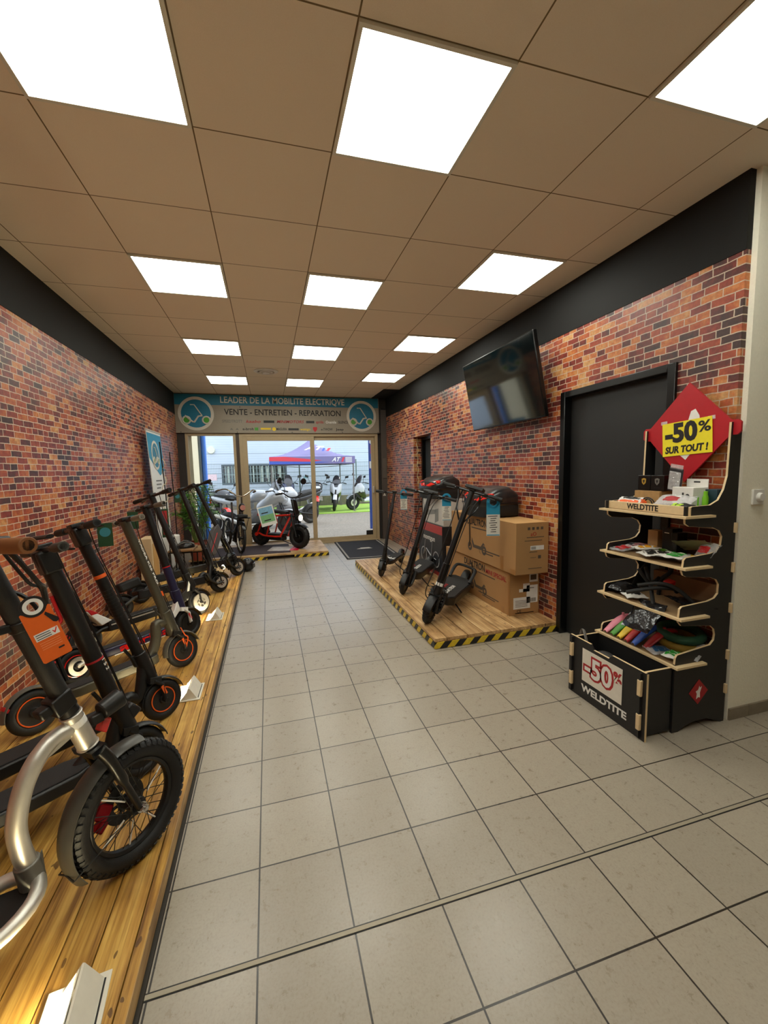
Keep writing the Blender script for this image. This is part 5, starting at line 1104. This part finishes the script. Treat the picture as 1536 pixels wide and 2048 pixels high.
# ------------------------------------------------------------------ left corner things
t = root('roll_up_banner', (-1.42, 6.42, PT), psi=-88, label='blue and white roll-up banner with a round logo leaning near the left brick wall', cat='banner')
t.rotation_euler = (0, -.04, 0)
MB().box(-.004, .004, -.36, .36, .06, 1.98).build('banner_sheet', WHITE, t, smooth=0)
MB().prism([(-.36, 1.95), (.36, 1.95), (.36, 1.45), (.1, 1.38), (-.36, 1.62)], (.0045, 0, 0), (0, 1, 0), (0, 0, 1), (.001, 0, 0)).build('blue_area', BLUE, t, smooth=0)
logo(t, (.0062, -.04, 1.66), .2, (0, 1, 0), (0, 0, 1), (1, 0, 0))
MB().box(-.05, .05, -.38, .38, 0, .06).build('cassette', ALU, t)
MB().cyl((0, -.37, 1.985), (0, .37, 1.985), .012).build('top_rail', ALU, t)
b = MB()
for k in range(3): b.box(.0045, .0055, -.16, .16-.05*k, 1.3-.05*k, 1.32-.05*k)
b.build('grey_print', GREY, t, smooth=0)
for nm_, x, y, lx, ly, lb in (('thin_pole', -1.31, 6.02, .02, -.04, 'thin black pole wound with a pale cord in front of the roll-up banner'), ('thin_pole', -1.4, 6.95, .02, 0, 'thin black pole standing right of the roll-up banner')):
    b = MB().tube([(x, y, PT), (x-lx*0, y, 1.2), (x-lx, y+ly, 1.9)], .007, 8); b.lathe((x, y, PT), (0, 0, 1), [(.09, 0), (.09, .012), (.01, .018)], 20)
    tag(b.build('thin_pole', BLKP, T=Matrix.Translation((0, 0, -PT if y > 6.6 else 0))), lb, 'pole')
tag(MB().tube(crv([(-1.31+.03*math.sin(k*1.7), 6.0+.035*math.cos(k*1.3), .9+.06*k) for k in range(14)], 4), .004, 6).build('string_cord', M('pale cord', (222, 206, 160), .5)), 'pale curly cord twisted around the thin black pole', 'cord')
t = root('wooden_cabinet', (-1.42, 5.72, PT), label='pale plywood cabinet side by the brick wall behind the scooters', cat='cabinet')
MB().box(-.12, .02, -.2, .1, 0, .62).build('carcass', PLY, t, bevel=.004); MB().box(.0205, .024, -.16, .06, .05, .55).build('door', M('warm plywood door', (206, 160, 96), .5), t, smooth=0)
def side_table(x, y, w, l, h, label):
    t = root('side_table', (x, y, PT), label=label, cat='table', group='small black framed side tables')
    MB().box(-w, w, -l, l, h-.022, h).build('table_top', M('brown wood top', (150, 114, 76), .4), t, bevel=.003)
    for sx in (-1, 1):
        for sy in (-1, 1): MB().box(sx*w*.93-.008, sx*w*.93+.008, sy*l*.93-.008, sy*l*.93+.008, 0, h-.022).build('leg', BLKP, t, smooth=0)
    MB().box(-w*.93, w*.93, -l*.95, -l*.91, h-.04, h-.024).box(-w*.93, w*.93, l*.91, l*.95, h-.04, h-.024).box(-w*.95, -w*.91, -l*.93, l*.93, .02, .035).box(w*.91, w*.95, -l*.93, l*.93, .02, .035).box(-w*.93, w*.93, -l*.95, -l*.91, .02, .035).build('rail', BLKP, t, smooth=0)
side_table(-1.2, 6.3, .155, .22, .36, 'taller small side table with black legs carrying a black helmet')
side_table(-1.11, 6.48, .17, .2, .32, 'lower small side table tucked beside the taller one')
t = root('helmet', (-1.17, 6.3, PT+.36), psi=20, label='black cycling helmet on the small side table', cat='helmet')
MB().ball((0, 0, 0), (.125, .095, .095), 22, 12, 0).build('shell', BLKP, t); b = MB()
for k in (-1, 0, 1): b.tube(crv([(-.11, k*.045, .045), (0, k*.055, .1-abs(k)*.018), (.11, k*.045, .045)], 5), .007, 6)
b.build('vent_ridge', GREY, t)
t = root('camera_speaker', (-1.3, 6.32, PT+.36), psi=-30, label='white rounded speaker with a dark screen on the side table', cat='speaker')
MB().box(-.05, .05, -.05, .05, 0, .19).build('body', WHITE, t, bevel=.02, seg=3); MB().box(.0, .035, -.0515, -.05, .08, .16).build('screen', BLK, t, smooth=0)
# pot plant
t = root('potted_plant', (-1.14, 7.2, 0.0), label='tall green plant with arching leaves in a terracotta pot near the left window', cat='plant')
MB().lathe((0, 0, .087), (0, 0, 1), [(.11, 0), (.15, .26), (.165, .26), (.165, .3), (.14, .3), (.14, .27), (.001, .27)], 28).build('pot', M('terracotta', (150, 66, 42), .7), t)
rnd = random.Random(5); b = MB()
for k in range(44):
    a = rnd.uniform(0, 2*PI); r_ = rnd.uniform(.1, .33); hh = rnd.uniform(.45, .95); w = rnd.uniform(.014, .026)
    base = V((.05*math.cos(a), .05*math.sin(a), .36)); tip = V((r_*math.cos(a), r_*math.sin(a), .36+hh)); d_ = V((math.cos(a), math.sin(a), 0))
    stem_ = crv([base, base*.4+tip*.6+V((0, 0, .12)), tip], 5)
    b.m = 1; b.tube(stem_, .004, 5); b.m = 0
    for q_ in range(3, len(stem_), 1):
        for sd in (-1, 1):
            p0_ = stem_[q_]; L_ = rnd.uniform(.09, .16); sdv = (V((-d_.y, d_.x, 0))*sd+d_*.5+V((0, 0, rnd.uniform(-.2, .5)))).normalized(); nn = sdv.cross(V((0, 0, 1))).normalized()
            b.quad(p0_, p0_+sdv*L_*.45+nn*w, p0_+sdv*L_+V((0, 0, -.02)), p0_+sdv*L_*.45-nn*w)
b.build('foliage', [LEAF, M('green stem', (92, 120, 50), .5)], t, smooth=0)
# green hang tags with red reflectors on left scooters
def green_tag(x, y, z, label, n=(.35, -.93, 0), h=.13, red=False):
    t = root('hang_tag', (x, y, z), label=label, cat='tag'); n = V(n).normalized(); v = V((0, 0, 1)); u = v.cross(n)
    MB().prism([(-.035, -h), (.035, -h), (.035, 0), (-.035, 0)], (0, 0, 0), u, v, n*.002).build('card', M('dark green card', (28, 62, 30), .5), t, smooth=0)
    if red: MB().prism([(-.022, -h+.03), (.022, -h+.03), (.022, -.02), (-.022, -.02)], (0, 0, 0), u, v, n*.003).build('red_print', REDINK, t, smooth=0)
    else: MB().lathe(n*.002-v*.05, n, [(.001, 0), (.001, .001), (.026, .001), (.026, 0)], 24).build('round_logo', M('teal print', (50, 120, 130), .5), t, smooth=0)
green_tag(-.885, 2.6, 1.215, 'dark green hang tag with round logo on the scooter beside the middle wedge lamp')
green_tag(-1.0, 3.5, 1.2, 'dark green hang tag hanging on the olive grey scooter')
green_tag(-1.06, 4.75, 1.12, 'dark green hang tag with red print on a black scooter far down the row', red=True, h=.3)
green_tag(-1.15, 5.9, 1.24, 'dark green hang tag with round logo in front of the tall plant')
# ------------------------------------------------------------------ red electric moped by the door
t = root('electric_moped', (.49, 7.56, PT+.006), psi=-43, lean=3, label='red framed electric moped with fat knobbly tyres on the small platform by the glass door', cat='moped')
RM = .215
wheel(t, 'front_wheel', (0, RM), RM, .11, rim=BLKP, knob=22, disc=(.07, .06)); wheel(t, 'rear_wheel', (-.93, RM), RM, .11, rim=DGREY, knob=22)
b = MB()
for k in (-1, 1): b.tube([(0, k*.085, RM), (-.06, k*.085, .42), (-.12, k*.07, .62)], .022, 10)
b.obox((-.11, 0, .58), (.03, 0, 0), (0, .09, 0), (0, 0, .015)).build('fork', BLKP, t)
MB().arc((0, RM), RM+.02, PI*.25, PI*.85, .06, .005, 14, .01).build('front_fender', BLK, t)
MB().obox((-.09, 0, .74), (.03, 0, -.01), (0, .065, 0), (-.04, 0, .15)).build('front_battery', BLKP, t, bevel=.02)
l_ = MB().cyl((-.05, 0, .56), (.03, 0, .555), .065, .07, 22).build('headlight', BLK, t, bevel=.006)
MB().cyl((.03, 0, .555), (.036, 0, .555), .058, n=22).build('lit_lens', M('moped lens', (255, 250, 240), .2, emis=((255, 246, 230), 1.5)), l_)
h = MB().tube(crv([(-.22, -.34, .98), (-.15, -.26, 1.0), (-.14, -.1, .93), (-.14, .1, .93), (-.15, .26, 1.0), (-.22, .34, .98)], 5), .012, 10).build('handlebar', BLKP, t)
for k in (-1, 1):
    MB().cyl((-.17, k*.25, .997), (-.225, k*.36, .978), .019, n=12).build('grip', BLK, h)
    MB().tube([(-.15, k*.22, 1.0), (-.13, k*.24, 1.1), (-.16, k*.33, 1.2)], .006, 6).cyl((-.15, k*.33, 1.22), (-.172, k*.335, 1.222), .058, n=20).build('mirror', BLK, h)
b = MB()
for k in (-1, 1): b.tube(crv([(-.15, k*.15, .95), (-.06, k*.1, .9), (-.05, k*.08, .7), (-.08, k*.07, .5), (-.02, k*.08, .3)], 5), .005, 6)
b.build('brake_cable', BLK, t)
b = MB()
for k in (-1, 1):
    y = k*.11
    b.tube(crv([(-.14, k*.03, .62), (-.2, k*.06, .5), (-.33, y, .24), (-.38, y, .2), (-.72, y, .2), (-.88, y*.9, .24), (-.93, y*.9, .22)], 4), .018, 10)
    b.tube([(-.93, y*.9, .22), (-.8, y, .46), (-.78, y, .56)], .016, 10).tube([(-.78, y, .56), (-.2, k*.05, .6)], .018, 10).tube(crv([(-.66, y, .57), (-.62, y, .42), (-.68, y, .22)], 4), .014, 8)
    b.cyl((-.93, y*.75, .22), (-.93, y*1.15, .22), .035, n=14)
b.build('frame', REDP, t)
MB().box(-.7, -.36, -.11, .11, .19, .25).build('footboard', BLKM, t, bevel=.01)
MB().box(-.66, -.35, -.08, .08, .12, .19).build('motor_box', BLK, t, bevel=.02)
MB().loft([(-.95, .66, .07, .02), (-.9, .67, .1, .035), (-.6, .66, .12, .04), (-.35, .65, .09, .035), (-.27, .64, .05, .02)], 16, .7).build('seat', BLKM, t)
MB().loft([(-.86, .57, .09, .05), (-.7, .56, .1, .06), (-.6, .56, .08, .05)], 12).build('red_seat_base', REDP, t)
MB().box(-.98, -.955, -.04, .04, .56, .61).build('tail_light', RED, t, bevel=.005)
stand(t, -.45, .12, .08, .22, 5, .009)
g = root('price_sheet', (.0, 7.74, .52), label='printed sheet with blue and green pictures leaning on the red moped seat', cat='sheet'); g.rotation_euler = (math.radians(-6), math.radians(-12), .12)
MB().box(-.15, .13, -.002, .002, 0, .36).build('sheet', WHITE, g, smooth=0)
MB().box(-.13, .11, -.0035, -.002, .2, .34).build('blue_picture', M('pale blue print', (120, 170, 200), .5, var=.3), g, smooth=0); MB().box(-.13, .11, -.0035, -.002, .06, .2).build('green_picture', M('pale green print', (120, 176, 120), .5, var=.3), g, smooth=0)
MB().box(-.1, .02, -.0045, -.0035, .23, .25).box(-.08, .04, -.0045, -.0035, .09, .11).build('moped_print', DGREY, g, smooth=0)

# ------------------------------------------------------------------ city e-bike with silver bars, back left
t = root('electric_bicycle', (-.52, 7.5, PT), psi=-72, lean=4, label='electric bicycle with swept silver handlebar and front rack light by the left window', cat='bicycle')
RB = .27
wheel(t, 'front_wheel', (0, RB), RB, .05, rim=ALU, solid=False, spokes=20); wheel(t, 'rear_wheel', (-.95, RB), RB, .05, rim=ALU, solid=False, spokes=20)
MB().tube([(0, -.05, RB), (-.05, -.05, .56)], .012, 8).tube([(0, .05, RB), (-.05, .05, .56)], .012, 8).obox((-.05, 0, .57), (.02, 0, 0), (0, .06, 0), (0, 0, .012)).build('fork', BLKP, t)
MB().tube(crv([(-.08, 0, .68), (-.25, 0, .45), (-.5, 0, .32), (-.62, 0, .34)], 5), .028, 12).tube([(-.05, 0, .58), (-.1, 0, .74)], .024, 12).tube([(-.55, 0, .32), (-.7, 0, .85)], .018, 10).tube([(-.6, .04, .33), (-.95, .05, RB)], .01, 8).tube([(-.6, -.04, .33), (-.95, -.05, RB)], .01, 8).build('frame', M('brown black frame', (50, 40, 38), .4), t)
MB().arc((0, RB), RB+.02, PI*.2, PI*1.1, .03, .003, 18, .006).build('front_fender', BLKP, t)
MB().prism([(-.05, .0), (.05, .0), (.075, -.16), (.0, -.2), (-.075, -.16)], (-RB-.02, 0, .34), (0, 1, 0), (.1, 0, 1), (.003, 0, 0)).build('mud_flap', BLK, t)
r_ = MB().box(-.02, .16, -.11, .11, .62, .632).tube([(.16, -.11, .64), (.17, 0, .66), (.16, .11, .64)], .006, 6).tube([(.1, -.1, .63), (.0, -.05, RB)], .005, 6).tube([(.1, .1, .63), (.0, .05, RB)], .005, 6).build('front_rack', BLKP, t)
MB().box(.0, .12, -.08, .08, .635, .68).build('rack_bag', BLKM, r_, bevel=.01)
MB().ball((.02, 0, .8), (.06, .055, .075), 16, 10).build('headlight', BLK, t); MB().cyl((.06, 0, .8), (.085, 0, .8), .045, n=18).build('lens', M('rosy lens', (190, 130, 120), .15), t)
MB().tube([(-.1, 0, .74), (-.13, 0, .95), (-.12, 0, 1.0)], .014, 10).build('stem', ALU, t)
h = MB().tube(crv([(-.42, -.33, 1.06), (-.3, -.32, 1.08), (-.12, -.22, 1.1), (-.08, -.06, 1.0), (-.08, .06, 1.0), (-.12, .22, 1.1), (-.3, .32, 1.08), (-.42, .33, 1.06)], 6), .012, 10).build('handlebar', M('warm silver bar', (180, 166, 146), .25, .8), t)
for k in (-1, 1): MB().cyl((-.3, k*.322, 1.08), (-.44, k*.33, 1.057), .017, n=12).build('grip', M('brown grip', (96, 70, 50), .6), h)
MB().loft([(-.85, .9, .09, .02), (-.75, .91, .085, .035), (-.6, .9, .03, .02)], 14).build('saddle', BLKM, t)
# black helmet-like visor on the floor at the platform end
t = root('black_helmet', (-.36, 6.45, 0), label='small glossy black helmet on the tiled floor at the far end of the left platform', cat='helmet')
MB().ball((0, 0, .1), (.11, .1, .1), 20, 12).build('shell', BLKP, t); MB().obox((.09, -.02, .1), (.02, 0, .005), (0, .07, 0), (0, 0, .035)).build('visor', M('smoked visor', (60, 60, 62), .08, coat=1), t, bevel=.01)

# ------------------------------------------------------------------ parked machines outside
def machine(name, label, x, y, psi, lean, body, kind='maxi', sc=1.0, accent=None, screen=True, cat='motorcycle'):
    t = root(name, (x, y, -.008 if y < 14 else .0225), psi, lean, label, cat); t.scale = (sc, sc, sc)
    R = .29; wb = 1.42
    wheel(t, 'front_wheel', (0, R), R, .12, rim=DGREY, disc=(.13, .07)); wheel(t, 'rear_wheel', (-wb, R), R, .15, rim=DGREY)
    b = MB()
    for k in (-1, 1): b.tube([(0, k*.09, R), (-.14, k*.09, .62), (-.24, k*.07, .9)], .024, 8)
    b.build('fork', BLKP, t)
    MB().arc((0, R), R+.03, PI*.15, PI*.8, .07, .008, 14, .02).build('front_fender', accent or body, t)
    if kind == 'maxi':
        MB().loft([(-.02, .72, .05, .05), (-.06, .74, .13, .14), (-.14, .78, .19, .22), (-.28, .74, .21, .28), (-.42, .62, .17, .2), (-.5, .5, .14, .12)], 20, .8).build('front_fairing', BKG, t)
        for k in (-1, 1): MB().loft([(.0, .66, .02, .05, k*.05), (-.03, .74, .05, .11, k*.07), (-.1, .82, .06, .17, k*.12), (-.24, .84, .05, .18, k*.175), (-.36, .78, .02, .1, k*.19)], 12, .8).build('front_shield', body, t)
        MB().loft([(-.44, .34, .13, .06), (-.8, .36, .16, .1), (-1.0, .5, .18, .2), (-1.3, .62, .17, .16), (-1.65, .74, .1, .07), (-1.75, .78, .04, .03)], 16, .8).build('rear_body', body, t)
        MB().loft([(-.75, .72, .12, .05), (-.9, .78, .15, .07), (-1.15, .8, .15, .07), (-1.25, .87, .13, .06), (-1.6, .9, .1, .05)], 16, .7).build('seat', BLKM, t)
        MB().prism([(-.0, .62), (-.05, .54), (-.16, .44), (-.36, .3), (-.3, .44), (-.12, .66)], (0, -.13, 0), (1, 0, 0), (0, 0, 1), (0, .26, 0)).build('lower_fairing', BLK, t, bevel=.03)
    else:
        MB().loft([(-.02, .84, .05, .06), (-.08, .88, .14, .13), (-.2, .92, .2, .17), (-.4, .84, .2, .2), (-.6, .72, .17, .2), (-.72, .66, .12, .12)], 20, .85).build('front_fairing', body, t)
        MB().loft([(-.4, .86, .1, .08), (-.52, .93, .17, .15), (-.75, .94, .18, .15), (-.9, .86, .12, .09)], 18, .85).build('fuel_tank', body, t)
        MB().loft([(-.86, .82, .1, .05), (-1.0, .84, .15, .06), (-1.25, .9, .14, .07), (-1.6, .96, .1, .04), (-1.75, .98, .04, .02)], 16, .7).build('seat', BLKM, t)
        MB().loft([(-.85, .72, .13, .08), (-1.2, .78, .15, .1), (-1.65, .88, .1, .07), (-1.8, .92, .05, .03)], 14, .8).build('tail_fairing', accent or body, t)
        MB().loft([(-.4, .48, .14, .12), (-.6, .45, .2, .2), (-.85, .45, .18, .18), (-.95, .42, .1, .1)], 14, .7).build('engine', M('grey cast engine', (96, 96, 96), .5, .5, var=.4, sc=20), t)
        MB().tube(crv([(-.5, -.16, .3), (-.9, -.2, .26), (-1.3, -.22, .38), (-1.65, -.22, .52)], 5), [.03]*6+[.05]*10, 12).build('exhaust', ALU, t)
        MB().tube([(-.8, .1, .4), (-wb, .1, R)], .03, 8).tube([(-.8, -.1, .4), (-wb, -.1, R)], .03, 8).build('swing_arm', BLKP, t)
    if screen: MB().loft([(-.16, .96, .12, .02), (-.2, 1.05, .15, .09), (-.27, 1.16, .13, .1), (-.33, 1.26, .08, .04)], 16, .9).build('windscreen', M('smoked screen', (62, 62, 66), .1, coat=.6), t)
    l_ = MB().prism([(-.12, 0), (-.03, -.04), (.03, -.04), (.12, 0), (.08, .05), (-.08, .05)], (-.045 if kind == 'maxi' else -.04, 0, .82 if kind == 'maxi' else .9), (0, 1, 0), (-.3, 0, 1), (.02, 0, 0)).build('headlight', M('pale lens', (210, 214, 216), .1, coat=1), t, bevel=.006)
    h = MB().tube(crv([(-.42, -.34, 1.02), (-.32, -.25, 1.04), (-.27, 0, 1.0), (-.32, .25, 1.04), (-.42, .34, 1.02)], 4), .014, 8).build('handlebar', BLKP, t)
    for k in (-1, 1):
        MB().cyl((-.34, k*.27, 1.035), (-.43, k*.37, 1.015), .02, n=10).build('grip', BLK, h)
        MB().tube([(-.3, k*.22, 1.04), (-.22, k*.3, 1.16), (-.22, k*.34, 1.24)], .007, 6).obox((-.225, k*.37, 1.27), (.012, 0, 0), (0, .06, k*.015), (0, 0, .04)).build('mirror', BLK, h, bevel=.012)
    MB().obox((-1.78, 0, .7), (.004, 0, 0), (0, .08, 0), (.01, 0, .06)).build('number_plate_blank', OFFW, t)
    return t
BKG = M('black gloss paint', (28, 28, 30), .2, coat=.6)
SIL = M('silver grey paint', (176, 180, 184), .25, .3, coat=.5); WHI = M('white gloss paint', (206, 210, 214), .2, coat=.6)
machine('motorcycle', 'large silver grey touring motorcycle parked right outside the glass behind the red moped', .42, 9.95, -14, 6, SIL, 'sport', 1.0)
machine('motorcycle', 'white and black motorcycle outside behind the silver touring one, left of the door', -.12, 11.3, -150, 6, WHI, 'sport', 1.0, accent=BKG)
machine('maxi_scooter', 'white maxi scooter with smoked screen on the grass beneath the tent, facing the shop', 2.27, 14.95, -100, 6, WHI, 'maxi', 1.0, cat='motor scooter')
machine('maxi_scooter', 'white and grey maxi scooter on the grass at the right tent leg, turned sideways', 2.98, 15.05, -158, 6, WHI, 'maxi', 1.0, accent=SIL, cat='motor scooter')
machine('motorcycle', 'black naked motorcycle on the grass beneath the tent, behind the sliding door bar', 1.55, 14.4, -92, 5, BKG, 'sport', 1.0, accent=REDP, screen=False)
machine('maxi_scooter', 'dark blue maxi scooter with tall black screen beneath the left part of the tent', .62, 14.6, -80, 5, M('dark blue paint', (40, 50, 84), .25, coat=.5), 'maxi', 1.05, cat='motor scooter')
machine('motorcycle', 'black and red motorcycle with a basket seen through the left window', -1.15, 11.6, -60, 5, BKG, 'sport', .95, accent=REDP, screen=False)
t = root('electric_bicycle', (-1.35, 10.3, 0), psi=-20, lean=4, label='bicycle with silver handlebar and pale blue frame outside the left window', cat='bicycle')
wheel(t, 'front_wheel', (0, .33), .33, .04, rim=ALU, solid=False, spokes=20); wheel(t, 'rear_wheel', (-1.05, .33), .33, .04, rim=ALU, solid=False, spokes=20)
MB().tube([(0, 0, .33), (-.12, 0, .85)], .015, 8).tube([(-.12, 0, .8), (-.5, 0, .3), (-1.05, 0, .33), (-.65, 0, .85)], .02, 8).tube([(-.5, 0, .3), (-.68, 0, .95)], .016, 8).tube([(-.12, 0, .8), (-.62, 0, .55)], .018, 8).build('frame', M('cyan white paint', (120, 200, 216), .3), t)
MB().tube(crv([(-.35, -.3, 1.05), (-.2, -.26, 1.08), (-.12, 0, 1.02), (-.2, .26, 1.08), (-.35, .3, 1.05)], 5), .012, 8).tube([(-.12, 0, .85), (-.14, 0, 1.02)], .013, 8).build('handlebar', CHROME, t)
MB().loft([(-.85, .97, .1, .02), (-.75, .98, .09, .035), (-.58, .97, .03, .02)], 12).build('saddle', BLKM, t)
